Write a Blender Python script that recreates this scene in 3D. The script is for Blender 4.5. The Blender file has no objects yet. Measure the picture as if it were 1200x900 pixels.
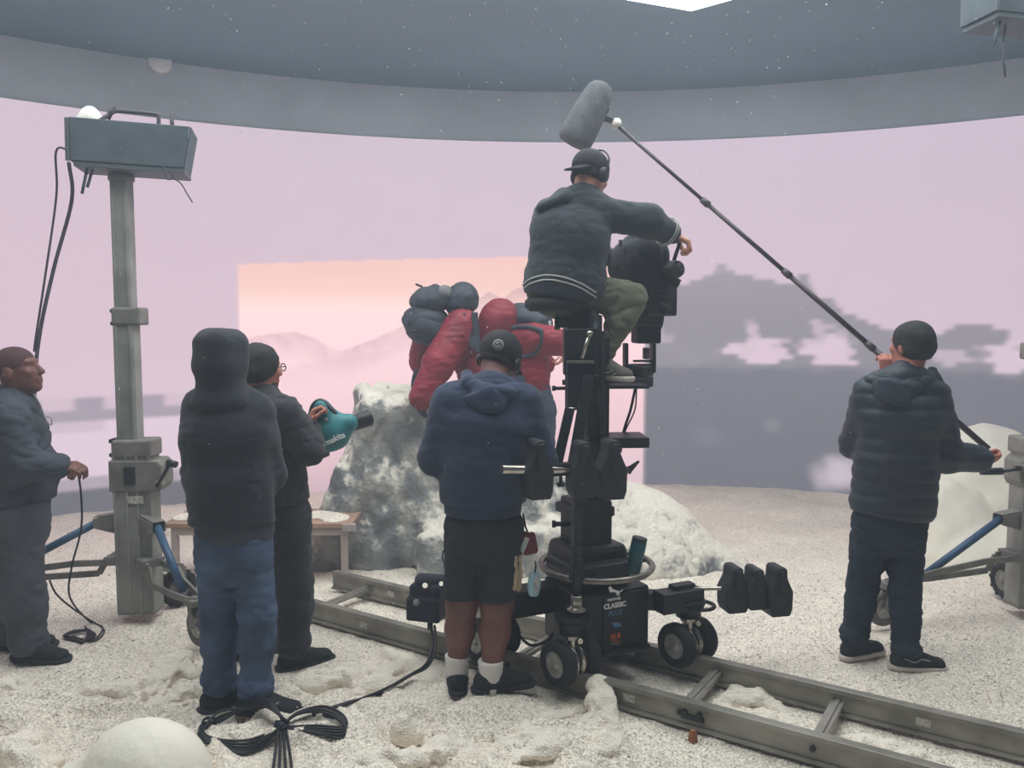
import bpy, bmesh, math, random
import numpy as np
from mathutils import Vector, Matrix, Euler, Quaternion
from mathutils.bvhtree import BVHTree

# ------------------------------------------------------------------ camera, world, light, exposure
FPX = 950.0                      # focal length in pixels of the 1200x900 frame
CAM_H = 1.72
PITCH = math.atan(72 / FPX)
scene = bpy.context.scene
col = scene.collection
cam_data = bpy.data.cameras.new('camera')
cam_data.sensor_width = 36.0
cam_data.lens = FPX / 1200 * 36.0
cam_data.clip_start = 0.05
cam = bpy.data.objects.new('camera', cam_data)
col.objects.link(cam)
cam.location = (0, 0, CAM_H)
cam.rotation_euler = (math.pi / 2 - PITCH, 0, 0)
scene.camera = cam

world = bpy.data.worlds.new('studio_air')
scene.world = world
world.use_nodes = True
world.node_tree.nodes['Background'].inputs[0].default_value = (0.52, 0.62, 0.76, 1)
world.node_tree.nodes['Background'].inputs[1].default_value = 0.10

scene.view_settings.view_transform = 'Standard'
scene.view_settings.look = 'None'
scene.view_settings.exposure = 0.0
scene.view_settings.gamma = 1.0
scene.view_settings.use_curve_mapping = False
LIGHT_PANEL = 3.9                # strength of the lit card on the LED ceiling
HAZE = 0.022

rng = np.random.default_rng(7)
random.seed(7)
cP, sP = math.cos(PITCH), math.sin(PITCH)


def P(px, py, Y):
    """The point at distance Y (metres along the floor) seen at a photograph pixel."""
    u = (px - 600) / FPX
    v = -(py - 450) / FPX
    d = (u, cP + v * sP, -sP + v * cP)
    t = Y / d[1]
    return Vector((d[0] * t, Y, CAM_H + d[2] * t))


def G(px, py, z=0.0):
    """The point at height z seen at a photograph pixel."""
    u = (px - 600) / FPX
    v = -(py - 450) / FPX
    d = (u, cP + v * sP, -sP + v * cP)
    t = (z - CAM_H) / d[2]
    return Vector((d[0] * t, d[1] * t, z))


def V(*a):
    return Vector(a)


def lin(c):
    return tuple(((x / 255) / 12.92 if x / 255 <= 0.04045 else ((x / 255 + 0.055) / 1.055) ** 2.4) for x in c)


# ------------------------------------------------------------------ objects and custom properties
def world_of(o):
    m = Matrix.Translation(o.location)
    return m if o.parent is None else world_of(o.parent) @ o.matrix_parent_inverse @ m


def link(o, parent=None):
    col.objects.link(o)
    if parent is not None:
        o.parent = parent
        o.matrix_parent_inverse = world_of(parent).inverted()
    return o


def tag(o, label=None, cat=None, group=None, kind=None):
    if label: o['label'] = label
    if cat: o['category'] = cat
    if group: o['group'] = group
    if kind: o['kind'] = kind
    return o


def thing(name, label, cat, loc=(0, 0, 0), group=None):
    o = bpy.data.objects.new(name, None)
    o.empty_display_size = 0.1
    col.objects.link(o)
    o.location = loc
    return tag(o, label, cat, group)


def mesh_obj(name, verts, faces, mat, parent=None, smooth=True):
    me = bpy.data.meshes.new(name)
    verts = np.asarray(verts, dtype=np.float32)
    if isinstance(faces, np.ndarray):
        n, k = faces.shape
        me.vertices.add(len(verts)); me.vertices.foreach_set('co', verts.ravel())
        me.loops.add(n * k); me.loops.foreach_set('vertex_index', faces.ravel().astype(np.int32))
        me.polygons.add(n)
        me.polygons.foreach_set('loop_start', np.arange(0, n * k, k, dtype=np.int32))
        me.update(calc_edges=True)
    else:
        me.from_pydata([tuple(map(float, v)) for v in verts], [], [tuple(map(int, f)) for f in faces])
    me.validate()
    if smooth:
        me.polygons.foreach_set('use_smooth', np.ones(len(me.polygons), dtype=bool))
    me.update()
    if mat is not None: me.materials.append(mat)
    return link(bpy.data.objects.new(name, me), parent)


# ------------------------------------------------------------------ hard-surface builder
def rot_z(a): return Matrix.Rotation(a, 3, 'Z')


def frame(d, up=(0, 0, 1)):
    """columns: side, d, up'"""
    d = Vector(d).normalized()
    s = d.cross(Vector(up))
    if s.length < 1e-5: s = d.cross(Vector((0, 1, 0)))
    s.normalize()
    return s, d, s.cross(d).normalized()


class MB:
    def __init__(self):
        self.v, self.f, self.sm = [], [], []

    def _add(self, vs, fs, smooth=False):
        o = len(self.v)
        self.v += [Vector(x) for x in vs]
        self.f += [tuple(i + o for i in f) for f in fs]
        self.sm += [smooth] * len(fs)
        return self

    def box(self, c, s, R=None, taper=1.0):
        c = Vector(c); R = R or Matrix.Identity(3)
        vs = []
        for z in (-1, 1):
            t = taper if z > 0 else 1
            for x, y in ((-1, -1), (1, -1), (1, 1), (-1, 1)):
                vs.append(c + R @ Vector((x * s[0] / 2 * t, y * s[1] / 2 * t, z * s[2] / 2)))
        return self._add(vs, [(3, 2, 1, 0), (4, 5, 6, 7), (0, 1, 5, 4), (1, 2, 6, 5), (2, 3, 7, 6), (3, 0, 4, 7)])

    def bar(self, a, b, w, h, up=(0, 0, 1)):
        a, b = Vector(a), Vector(b)
        s, d, u = frame(b - a, up)
        vs = []
        for p in (a, b):
            for x, z in ((-1, -1), (1, -1), (1, 1), (-1, 1)):
                vs.append(p + s * x * w / 2 + u * z * h / 2)
        return self._add(vs, [(3, 2, 1, 0), (4, 5, 6, 7), (0, 1, 5, 4), (1, 2, 6, 5), (2, 3, 7, 6), (3, 0, 4, 7)])

    def cyl(self, a, b, r, r2=None, n=20, cap=True):
        a, b = Vector(a), Vector(b); r2 = r if r2 is None else r2
        s, d, u = frame(b - a, (0, 0, 1) if abs((b - a).normalized().z) < 0.9 else (0, 1, 0))
        vs = []
        for p, q in ((a, r), (b, r2)):
            for i in range(n):
                t = 2 * math.pi * i / n
                vs.append(p + (s * math.cos(t) + u * math.sin(t)) * q)
        self._add(vs, [(i, (i + 1) % n, n + (i + 1) % n, n + i) for i in range(n)], True)
        if cap:
            k = len(self.v) - 2 * n
            self.f += [tuple(k + i for i in reversed(range(n))), tuple(k + n + i for i in range(n))]
            self.sm += [False, False]
        return self

    def tube(self, pts, r, n=10, cap=True):
        pts = [Vector(p) for p in pts]
        N = len(pts)
        rs = r if isinstance(r, (list, tuple)) else [r] * N
        vs = []
        s_prev = None
        for i, p in enumerate(pts):
            d = (pts[min(i + 1, N - 1)] - pts[max(i - 1, 0)])
            if d.length < 1e-9: d = Vector((0, 0, 1))
            d.normalize()
            if s_prev is None:
                s_prev = frame(d)[0]
            s = (s_prev - d * s_prev.dot(d))
            if s.length < 1e-6: s = frame(d)[0]
            s.normalize(); u = s.cross(d); s_prev = s
            for j in range(n):
                t = 2 * math.pi * j / n
                vs.append(p + (s * math.cos(t) + u * math.sin(t)) * rs[i])
        fs = []
        for i in range(N - 1):
            for j in range(n):
                fs.append((i * n + j, i * n + (j + 1) % n, (i + 1) * n + (j + 1) % n, (i + 1) * n + j))
        self._add(vs, fs, True)
        if cap:
            k = len(self.v) - N * n
            self.f += [tuple(k + i for i in reversed(range(n))), tuple(k + (N - 1) * n + i for i in range(n))]
            self.sm += [False, False]
        return self

    def prism(self, poly, ext):
        poly = [Vector(p) for p in poly]; ext = Vector(ext); n = len(poly)
        return self._add(poly + [p + ext for p in poly],
                         [tuple(reversed(range(n))), tuple(range(n, 2 * n))] +
                         [(i, (i + 1) % n, n + (i + 1) % n, n + i) for i in range(n)])

    def lathe(self, a, axis, prof, n=28):
        """prof: list of (distance along axis, radius)"""
        a = Vector(a)
        s, d, u = frame(axis, (0, 0, 1) if abs(Vector(axis).normalized().z) < 0.9 else (0, 1, 0))
        vs = []
        for t, r in prof:
            for i in range(n):
                q = 2 * math.pi * i / n
                vs.append(a + d * t + (s * math.cos(q) + u * math.sin(q)) * max(r, 1e-4))
        fs = []
        for k in range(len(prof) - 1):
            for i in range(n):
                fs.append((k * n + i, k * n + (i + 1) % n, (k + 1) * n + (i + 1) % n, (k + 1) * n + i))
        self._add(vs, fs, True)
        return self

    def build(self, name, mat, parent=None, bevel=0.0, smooth=None):
        me = bpy.data.meshes.new(name)
        me.from_pydata([tuple(v) for v in self.v], [], self.f)
        me.validate()
        bm = bmesh.new(); bm.from_mesh(me)
        bmesh.ops.recalc_face_normals(bm, faces=bm.faces[:])
        bm.to_mesh(me); bm.free()
        if len(me.polygons) == len(self.sm):
            me.polygons.foreach_set('use_smooth', self.sm)
        me.materials.append(mat)
        o = link(bpy.data.objects.new(name, me), parent)
        if bevel:
            m = o.modifiers.new('bevel', 'BEVEL'); m.width = bevel; m.segments = 2; m.limit_method = 'ANGLE'
            m.angle_limit = math.radians(40)
        return o


def spline(pts, n=8):
    pts = [Vector(p) for p in pts]
    if len(pts) < 3: return pts
    q = [pts[0] * 2 - pts[1]] + pts + [pts[-1] * 2 - pts[-2]]
    out = []
    for i in range(1, len(q) - 2):
        p0, p1, p2, p3 = q[i - 1:i + 3]
        for j in range(n):
            t = j / n
            out.append(0.5 * ((2 * p1) + (p2 - p0) * t + (2 * p0 - 5 * p1 + 4 * p2 - p3) * t * t + (3 * p1 - p0 - 3 * p2 + p3) * t ** 3))
    out.append(pts[-1])
    return out


def text_obj(name, body, mat, parent, origin, xdir, updir, size, shear=0.0, extrude=0.0008, align='CENTER', bold=0.0):
    cu = bpy.data.curves.new(name, 'FONT')
    cu.body = body; cu.size = size; cu.align_x = align; cu.align_y = 'CENTER'; cu.extrude = extrude; cu.shear = shear
    cu.offset = bold
    t = bpy.data.objects.new(name + '_tmp', cu); col.objects.link(t)
    dg = bpy.context.evaluated_depsgraph_get()
    me = bpy.data.meshes.new_from_object(t.evaluated_get(dg))
    bpy.data.objects.remove(t); bpy.data.curves.remove(cu)
    x = Vector(xdir).normalized(); u = Vector(updir); u = (u - x * u.dot(x)).normalized(); n = x.cross(u)
    M = Matrix.Translation(Vector(origin)) @ Matrix((x, u, n)).transposed().to_4x4()
    me.transform(M)
    me.name = name; me.materials.clear(); me.materials.append(mat)
    return link(bpy.data.objects.new(name, me), parent)


_bvh = {}


def surf(o, px, py, off=0.003):
    """point of an object's surface seen at a photograph pixel, lifted off along its normal"""
    if o.name not in _bvh:
        me = o.data
        _bvh[o.name] = BVHTree.FromPolygons([v.co.copy() for v in me.vertices], [tuple(p.vertices) for p in me.polygons])
    d = P(px, py, 1.0) - V(0, 0, CAM_H)
    hit, n, i, dist = _bvh[o.name].ray_cast(V(0, 0, CAM_H), d.normalized())
    if hit is None: return None
    if n.dot(d) > 0: n = -n
    return hit + n * off


def surf_line(o, pts, off=0.003, n=6):
    return [q for q in (surf(o, p.x, p.y, off) for p in spline([V(a, b, 0) for a, b in pts], n)) if q is not None]


# ------------------------------------------------------------------ implicit surfaces (smooth blends of tapered limbs)
def sin_noise(x, y, z, freq, seed, octaves=3, gain=0.5):
    r = np.random.default_rng(seed)
    out = 0; a = 1.0; f = freq
    for o in range(octaves):
        acc = 0
        for k in range(4):
            d = r.normal(size=3); d /= np.linalg.norm(d); ph = r.uniform(0, 6.28, 3)
            e = r.normal(size=3); e /= np.linalg.norm(e)
            acc = acc + np.sin(f * (d[0] * x + d[1] * y + d[2] * z) + ph[0] + 1.3 * np.sin(0.7 * f * (e[0] * x + e[1] * y + e[2] * z) + ph[1]))
        out = out + a * acc / 4
        a *= gain; f *= 2.03
    return out


class S:
    """A body of blended primitives, meshed with surface nets."""

    def __init__(self, k=0.03):
        self.l = []; self.k = k

    def _put(self, fn, lo, hi, k, sub):
        self.l.append((fn, np.array(lo, float), np.array(hi, float), self.k if k is None else k, sub)); return self

    def cone(self, a, b, ra, rb=None, k=None, sub=False):
        a = np.array(a, float); b = np.array(b, float); rb = ra if rb is None else rb
        ba = b - a; L = max(ba @ ba, 1e-10)

        def fn(x, y, z):
            px, py, pz = x - a[0], y - a[1], z - a[2]
            t = np.clip((px * ba[0] + py * ba[1] + pz * ba[2]) / L, 0, 1)
            return np.sqrt((px - t * ba[0]) ** 2 + (py - t * ba[1]) ** 2 + (pz - t * ba[2]) ** 2) - (ra + (rb - ra) * t)
        r = max(ra, rb)
        return self._put(fn, np.minimum(a, b) - r, np.maximum(a, b) + r, k, sub)

    def chain(self, pts, rs, k=None):
        for i in range(len(pts) - 1): self.cone(pts[i], pts[i + 1], rs[i], rs[i + 1], k)
        return self

    def ball(self, c, r, k=None, sub=False):
        return self.cone(c, c, r, r, k, sub)

    def ell(self, c, r, R=None, k=None, sub=False):
        c = np.array(c, float); M = np.eye(3) if R is None else np.array(R, float); r = np.array(r, float)
        rm = r.min()

        def fn(x, y, z):
            px, py, pz = x - c[0], y - c[1], z - c[2]
            q = [(M[0, i] * px + M[1, i] * py + M[2, i] * pz) / r[i] for i in range(3)]
            k0 = np.sqrt(q[0] ** 2 + q[1] ** 2 + q[2] ** 2) + 1e-9
            k1 = np.sqrt((q[0] / r[0]) ** 2 + (q[1] / r[1]) ** 2 + (q[2] / r[2]) ** 2) + 1e-9
            return np.clip(k0 * (k0 - 1) / k1, -rm, 0.3)
        e = np.abs(M) @ r
        return self._put(fn, c - e, c + e, k, sub)

    def ec(self, a, b, ra, rb, side, k=None, sub=False):
        """elliptic limb: ra, rb = (half width along side, half depth)"""
        a = np.array(a, float); b = np.array(b, float)
        ba = b - a; L = math.sqrt(ba @ ba); d = ba / L
        s = np.array(side, float); s = s - d * (s @ d); s /= np.linalg.norm(s)
        u = np.cross(s, d)

        def fn(x, y, z):
            px, py, pz = x - a[0], y - a[1], z - a[2]
            h = px * d[0] + py * d[1] + pz * d[2]
            t = np.clip(h / L, 0, 1)
            rx = ra[0] + (rb[0] - ra[0]) * t; ry = ra[1] + (rb[1] - ra[1]) * t
            e = h - t * L
            qx = px * s[0] + py * s[1] + pz * s[2]; qy = px * u[0] + py * u[1] + pz * u[2]
            m = np.minimum(rx, ry)
            q0 = np.sqrt((qx / rx) ** 2 + (qy / ry) ** 2 + (e / m) ** 2) + 1e-9
            q1 = np.sqrt((qx / rx ** 2) ** 2 + (qy / ry ** 2) ** 2 + (e / m ** 2) ** 2) + 1e-9
            return np.clip(q0 * (q0 - 1) / q1, -m, 0.3)
        r = max(max(ra), max(rb))
        return self._put(fn, np.minimum(a, b) - r, np.maximum(a, b) + r, k, sub)

    def box(self, c, half, R=None, r=0.02, k=None, sub=False):
        c = np.array(c, float); M = np.eye(3) if R is None else np.array(R, float); h = np.array(half, float) - r

        def fn(x, y, z):
            px, py, pz = x - c[0], y - c[1], z - c[2]
            q = [np.abs(M[0, i] * px + M[1, i] * py + M[2, i] * pz) - h[i] for i in range(3)]
            o = np.sqrt(np.maximum(q[0], 0) ** 2 + np.maximum(q[1], 0) ** 2 + np.maximum(q[2], 0) ** 2)
            return o + np.minimum(np.maximum(np.maximum(q[0], q[1]), q[2]), 0) - r
        e = np.abs(M) @ np.array(half, float)
        return self._put(fn, c - e, c + e, k, sub)

    def mesh(self, vox, disp=None, clips=(), hollow=None):
        adds = [q for q in self.l if not q[4]]
        lo = np.min([q[1] for q in adds], 0) - 3 * vox - 0.03
        hi = np.max([q[2] for q in adds], 0) + 3 * vox + 0.03
        n = np.ceil((hi - lo) / vox).astype(int) + 1
        ax = [(lo[i] + vox * np.arange(n[i])).astype(np.float32) for i in range(3)]
        D = np.full(n, 0.3, np.float32)
        for fn, l, h, k, sub in self.l:
            m = k + 2.5 * vox + 0.01
            i0 = np.clip(np.floor((l - m - lo) / vox).astype(int), 0, n)
            i1 = np.clip(np.ceil((h + m - lo) / vox).astype(int) + 1, 0, n)
            if np.any(i1 <= i0): continue
            sl = tuple(slice(i0[i], i1[i]) for i in range(3))
            d = fn(ax[0][sl[0]][:, None, None], ax[1][sl[1]][None, :, None], ax[2][sl[2]][None, None, :])
            A = D[sl]
            if sub:
                d = -d
                hh = np.maximum(k - np.abs(A - d), 0) / max(k, 1e-6)
                D[sl] = np.maximum(A, d) + hh * hh * k * 0.25
            else:
                hh = np.maximum(k - np.abs(A - d), 0) / max(k, 1e-6)
                D[sl] = np.minimum(A, d) - hh * hh * k * 0.25
        if disp is not None:
            idx = np.nonzero(np.abs(D) < 0.09)
            D[idx] += disp(ax[0][idx[0]], ax[1][idx[1]], ax[2][idx[2]]).astype(np.float32)
        for p, nn in clips:                  # keep the side the normal points away from
            p = np.array(p, float); nn = np.array(nn, float); nn /= np.linalg.norm(nn)
            pl = ((ax[0] - p[0]) * nn[0])[:, None, None] + ((ax[1] - p[1]) * nn[1])[None, :, None] + ((ax[2] - p[2]) * nn[2])[None, None, :]
            D = np.maximum(D, pl)
        return surface_nets(D, lo, vox)

    def build(self, name, mat, parent, vox=0.01, disp=None, clips=()):
        v, f = self.mesh(vox, disp, clips)
        return mesh_obj(name, v, f, mat, parent)


def surface_nets(D, lo, vox):
    s = D < 0
    c = [s[i:s.shape[0] - 1 + i, j:s.shape[1] - 1 + j, k:s.shape[2] - 1 + k] for i in (0, 1) for j in (0, 1) for k in (0, 1)]
    cnt = sum(x.astype(np.int8) for x in c)
    act = (cnt > 0) & (cnt < 8)
    I, J, K = np.nonzero(act)
    ids = np.full(act.shape, -1, np.int32); ids[I, J, K] = np.arange(len(I))
    acc = np.zeros((len(I), 3)); num = np.zeros(len(I))
    cor = [(i, j, k) for i in (0, 1) for j in (0, 1) for k in (0, 1)]
    val = {q: D[I + q[0], J + q[1], K + q[2]] for q in cor}
    for a in cor:
        for axn in range(3):
            if a[axn] == 0:
                b = list(a); b[axn] = 1; b = tuple(b)
                da, db = val[a], val[b]
                m = (da < 0) != (db < 0)
                t = np.where(m, da / np.where(m, da - db, 1), 0)
                p = np.array(a, float)[None, :].repeat(len(I), 0); p[:, axn] += t
                acc[m] += p[m]; num += m
    vert = (np.stack([I, J, K], 1) + acc / np.maximum(num, 1)[:, None]) * vox + lo
    faces = []
    # x edges
    for axn in range(3):
        sl0 = [slice(1, -1)] * 3; sl1 = [slice(1, -1)] * 3
        sl0[axn] = slice(0, -1); sl1[axn] = slice(1, None)
        a, b = s[tuple(sl0)], s[tuple(sl1)]
        q = np.nonzero(a != b)
        base = [q[i] + (0 if i == axn else 1) for i in range(3)]
        o1, o2 = [(1, 2), (2, 0), (0, 1)][axn]

        def cell(d1, d2):
            w = list(base)
            w[o1] = w[o1] - d1; w[o2] = w[o2] - d2
            return ids[w[0], w[1], w[2]]
        f = np.stack([cell(1, 1), cell(0, 1), cell(0, 0), cell(1, 0)], 1)
        flip = ~a[q]
        f[flip] = f[flip][:, ::-1]
        faces.append(f[(f >= 0).all(1)])
    return vert, np.concatenate(faces)


# ------------------------------------------------------------------ materials
def mat(name, rgb, rough=0.7, metal=0.0, bump=0.0, bscale=60, var=0.0, vscale=8, var_rgb=None, sheen=0.0, spec=0.4, emit=None, estr=0.0):
    m = bpy.data.materials.new(name); m.use_nodes = True
    nt = m.node_tree; b = nt.nodes['Principled BSDF']
    b.inputs['Base Color'].default_value = (*lin(rgb), 1)
    b.inputs['Roughness'].default_value = rough
    b.inputs['Metallic'].default_value = metal
    b.inputs['Specular IOR Level'].default_value = spec
    if sheen:
        b.inputs['Sheen Weight'].default_value = sheen
        b.inputs['Sheen Roughness'].default_value = 0.6
    tc = nt.nodes.new('ShaderNodeTexCoord')
    if var or var_rgb:
        n = nt.nodes.new('ShaderNodeTexNoise'); n.inputs['Scale'].default_value = vscale; n.inputs['Detail'].default_value = 5
        nt.links.new(tc.outputs['Object'], n.inputs['Vector'])
        r = nt.nodes.new('ShaderNodeValToRGB')
        r.color_ramp.elements[0].position = 0.35; r.color_ramp.elements[1].position = 0.65
        c2 = var_rgb or tuple(min(255, x * (1 + var)) for x in rgb)
        c1 = rgb if var_rgb else tuple(x * (1 - var) for x in rgb)
        r.color_ramp.elements[0].color = (*lin(c1), 1); r.color_ramp.elements[1].color = (*lin(c2), 1)
        nt.links.new(n.outputs['Fac'], r.inputs['Fac']); nt.links.new(r.outputs['Color'], b.inputs['Base Color'])
    if bump:
        n = nt.nodes.new('ShaderNodeTexNoise'); n.inputs['Scale'].default_value = bscale; n.inputs['Detail'].default_value = 4
        nt.links.new(tc.outputs['Object'], n.inputs['Vector'])
        bp = nt.nodes.new('ShaderNodeBump'); bp.inputs['Strength'].default_value = bump; bp.inputs['Distance'].default_value = 0.01
        nt.links.new(n.outputs['Fac'], bp.inputs['Height']); nt.links.new(bp.outputs['Normal'], b.inputs['Normal'])
    if emit:
        b.inputs['Emission Color'].default_value = (*lin(emit), 1); b.inputs['Emission Strength'].default_value = estr
    return m


M = {}
M['black_cloth'] = mat('black_cloth', (36, 40, 50), 0.9, bump=0.25, bscale=160, var=0.08, sheen=0.1)
M['black_cloth_warm'] = mat('black_cloth_warm', (43, 44, 50), 0.9, bump=0.25, bscale=160, var=0.08, sheen=0.1)
M['bomber'] = mat('bomber_cloth', (36, 46, 54), 0.85, bump=0.2, bscale=150, var=0.06, sheen=0.1)
M['jeans'] = mat('jeans_denim', (70, 86, 112), 0.9, bump=0.25, bscale=220, var=0.16, vscale=7)
M['navy'] = mat('navy_fleece', (40, 51, 76), 0.95, bump=0.25, bscale=140, var=0.07, sheen=0.12)
M['shorts'] = mat('charcoal_shorts', (40, 43, 49), 0.85, bump=0.2, bscale=160, var=0.06)
M['puffer'] = mat('puffer_nylon', (42, 46, 60), 0.55, bump=0.15, bscale=40, var=0.10, vscale=3, var_rgb=(40, 56, 64))
M['teal_pants'] = mat('dark_teal_trousers', (38, 50, 64), 0.9, bump=0.2, bscale=160, var=0.08)
M['grey_overall'] = mat('grey_workwear', (64, 70, 80), 0.9, bump=0.2, bscale=150, var=0.08)
M['grey_overall_light'] = mat('grey_workwear_trousers', (74, 78, 86), 0.9, bump=0.2, bscale=150, var=0.08)
M['khaki'] = mat('khaki_cotton', (104, 106, 88), 0.9, bump=0.2, bscale=160, var=0.08)
M['red_shell'] = mat('red_shell_fabric', (128, 32, 48), 0.6, bump=0.15, bscale=50, var=0.1, vscale=6)
M['pack'] = mat('backpack_nylon', (52, 58, 68), 0.7, bump=0.25, bscale=60, var=0.15, vscale=14)
M['dark_trouser'] = mat('slate_trousers', (66, 78, 92), 0.85, bump=0.15, bscale=90)
M['skin'] = mat('skin_light', (196, 140, 120), 0.55, bump=0.08, bscale=200, var=0.05)
M['skin_mid'] = mat('skin_medium', (176, 112, 96), 0.55, bump=0.08, bscale=200, var=0.05)
M['skin_dark'] = mat('skin_deep', (112, 74, 66), 0.5, bump=0.08, bscale=200, var=0.06)
M['hair'] = mat('black_hair', (30, 31, 34), 0.7, bump=0.7, bscale=130)
M['beard'] = mat('dark_beard', (48, 42, 42), 0.85, bump=0.7, bscale=200)
M['eye'] = mat('eye_white', (200, 196, 190), 0.2)
M['cap'] = mat('black_cap', (38, 38, 42), 0.85, bump=0.2, bscale=200)
M['beanie'] = mat('maroon_beanie', (82, 56, 60), 0.95, bump=0.5, bscale=120)
M['white_knit'] = mat('white_knit', (225, 222, 218), 0.9, bump=0.3, bscale=220)
M['shoe_black'] = mat('black_shoe', (34, 37, 42), 0.75, bump=0.3, bscale=150)
M['shoe_grey'] = mat('grey_suede_shoe', (96, 92, 84), 0.9, bump=0.3, bscale=150)
M['sole_black'] = mat('black_rubber_sole', (48, 50, 56), 0.8)
M['sole_white'] = mat('white_rubber_sole', (205, 196, 186), 0.7, bump=0.1, bscale=90, var=0.06)
M['stripe'] = mat('pale_stripe', (168, 168, 166), 0.8)
M['logo_white'] = mat('white_print', (236, 236, 236), 0.6)
M['logo_grey'] = mat('grey_print', (150, 150, 150), 0.6)
M['logo_blue'] = mat('blue_print', (88, 132, 172), 0.6)
M['logo_orange'] = mat('orange_print', (214, 104, 52), 0.6)
M['black_metal'] = mat('black_painted_metal', (30, 33, 37), 0.45, 0.2, bump=0.08, bscale=40, var=0.1, vscale=10)
M['dark_metal'] = mat('dark_grey_metal', (52, 56, 60), 0.4, 0.5, bump=0.05, bscale=50, var=0.12, vscale=12)
M['weight'] = mat('cast_iron_weight', (48, 52, 56), 0.6, 0.2, bump=0.25, bscale=90, var=0.12, vscale=20)
M['steel'] = mat('bright_steel', (178, 172, 162), 0.28, 0.9, var=0.08, vscale=20)
M['alu'] = mat('weathered_aluminium', (146, 146, 140), 0.55, 0.35, bump=0.08, bscale=40, var=0.1, vscale=6)
M['alu_dark'] = mat('shaded_aluminium', (118, 118, 112), 0.55, 0.35, bump=0.08, bscale=40, var=0.12, vscale=8)
M['mast_grey'] = mat('mast_grey_paint', (142, 143, 138), 0.6, 0.15, bump=0.1, bscale=30, var=0.08, vscale=7)
M['mast_dark'] = mat('mast_cast_grey', (124, 122, 116), 0.65, 0.15, bump=0.15, bscale=50, var=0.1, vscale=9)
M['blue_tube'] = mat('blue_strut_paint', (62, 92, 122), 0.45, 0.1, var=0.1, vscale=10)
M['slate_box'] = mat('slate_tub_plastic', (74, 86, 94), 0.7, bump=0.1, bscale=40, var=0.08)
M['slate_lip'] = mat('grey_tray_lip', (88, 96, 102), 0.6, 0.2)
M['rust'] = mat('dark_bent_pipe', (70, 66, 74), 0.6, 0.4, var=0.15)
M['rubber'] = mat('black_rubber', (34, 36, 40), 0.75, bump=0.15, bscale=60, var=0.1)
M['tyre_dusty'] = mat('dusty_rubber', (84, 84, 86), 0.85, bump=0.3, bscale=60, var_rgb=(118, 114, 108), vscale=12)
M['hub'] = mat('grey_wheel_hub', (168, 166, 160), 0.45, 0.4, var=0.1, vscale=30)
M['rail'] = mat('track_rail_metal', (138, 135, 127), 0.45, 0.4, bump=0.06, bscale=30, var=0.14, vscale=5)
M['sleeper'] = mat('track_sleeper_metal', (156, 152, 144), 0.4, 0.5, bump=0.06, bscale=30, var=0.1, vscale=6)
M['wood'] = mat('table_plywood', (158, 130, 114), 0.75, bump=0.2, bscale=30, var=0.12, vscale=4)
M['table_leg'] = mat('table_leg_paint', (176, 164, 160), 0.6)
M['teal'] = mat('teal_plastic', (42, 118, 124), 0.45, bump=0.05, bscale=60, var=0.06)
M['black_plastic'] = mat('black_plastic', (36, 38, 42), 0.4)
M['blimp'] = mat('grey_blimp_fabric', (92, 94, 98), 0.95, bump=0.8, bscale=180, var=0.1, vscale=20)
M['pole'] = mat('dark_carbon_pole', (66, 58, 62), 0.4, 0.2)
M['pole_lock'] = mat('pole_lock_collar', (84, 74, 76), 0.5, 0.3)
M['white_plastic'] = mat('white_plastic', (220, 216, 205), 0.5)
M['cable'] = mat('black_cable', (30, 32, 38), 0.5)
M['cable_blue'] = mat('dark_blue_cable_tie', (34, 36, 60), 0.5)
M['ring'] = mat('worn_steel_ring', (128, 122, 116), 0.38, 0.7, var=0.12, vscale=18)
M['label_blue'] = mat('pale_blue_tape', (168, 206, 220), 0.5)
M['maroon'] = mat('maroon_pouch', (106, 42, 50), 0.8)
M['tan'] = mat('tan_gloves', (176, 158, 132), 0.85, bump=0.3, bscale=90)
M['phone'] = mat('phone_screen', (60, 84, 150), 0.3, emit=(70, 96, 170), estr=0.5)
M['sponge'] = mat('white_foam_lump', (222, 220, 214), 0.9, bump=0.4, bscale=60)
M['sticker'] = mat('white_sticker', (206, 204, 198), 0.6, var_rgb=(150, 146, 140), vscale=90)
M['glass_dark'] = mat('glasses_frame', (26, 27, 30), 0.4)
M['lens'] = mat('lens_glass', (40, 44, 52), 0.1)
# ------------------------------------------------------------------ the setting: snow floor, LED ceiling, fascia
LC = Vector((0.658, 0.793, 0)); LR = 8.5; LTOP = 3.74; CEIL = 4.30     # the LED wall is an arc of a cylinder


def sstep(a, b, x):
    t = np.clip((x - a) / (b - a), 0, 1); return t * t * (3 - 2 * t)


RAIL_D = Vector((0.837, -0.547, 0)); RAIL_N = Vector((0.547, 0.837, 0))
NEAR_C, FAR_C = 3.215, 3.685          # offsets of the rails along RAIL_N


def ground_z(x, y):
    x = np.asarray(x, float); y = np.asarray(y, float); z0 = np.zeros_like(x)
    h = -0.125 * sstep(4.6, 8.0, y)
    big = sin_noise(x, y, z0, 1.7, 11, 2)
    mid = sin_noise(x, y, z0, 6.0, 12, 3)
    fine = sin_noise(x, y, z0, 30.0, 13, 3, .6)
    q = x * RAIL_N.x + y * RAIL_N.y
    calm = np.exp(-((q - 3.45) / 0.5) ** 2)              # flatter where the track was laid
    h = h + (0.012 * big + 0.022 * mid) * (1 - 0.75 * calm) + 0.006 * fine
    soft = sstep(4.2, 3.3, y) * (1 - calm) * sstep(0.9, 0.2, x)       # padded batting, ruckled, in front of the track
    ridge = 1 - 1.6 * np.abs(sin_noise(x * 0.7 + 0.6 * y, y * 1.2, z0, 9.0, 14, 3))
    h = h + soft * 0.11 * np.clip(ridge - 0.25, 0, 1)
    return h - 0.012


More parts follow.
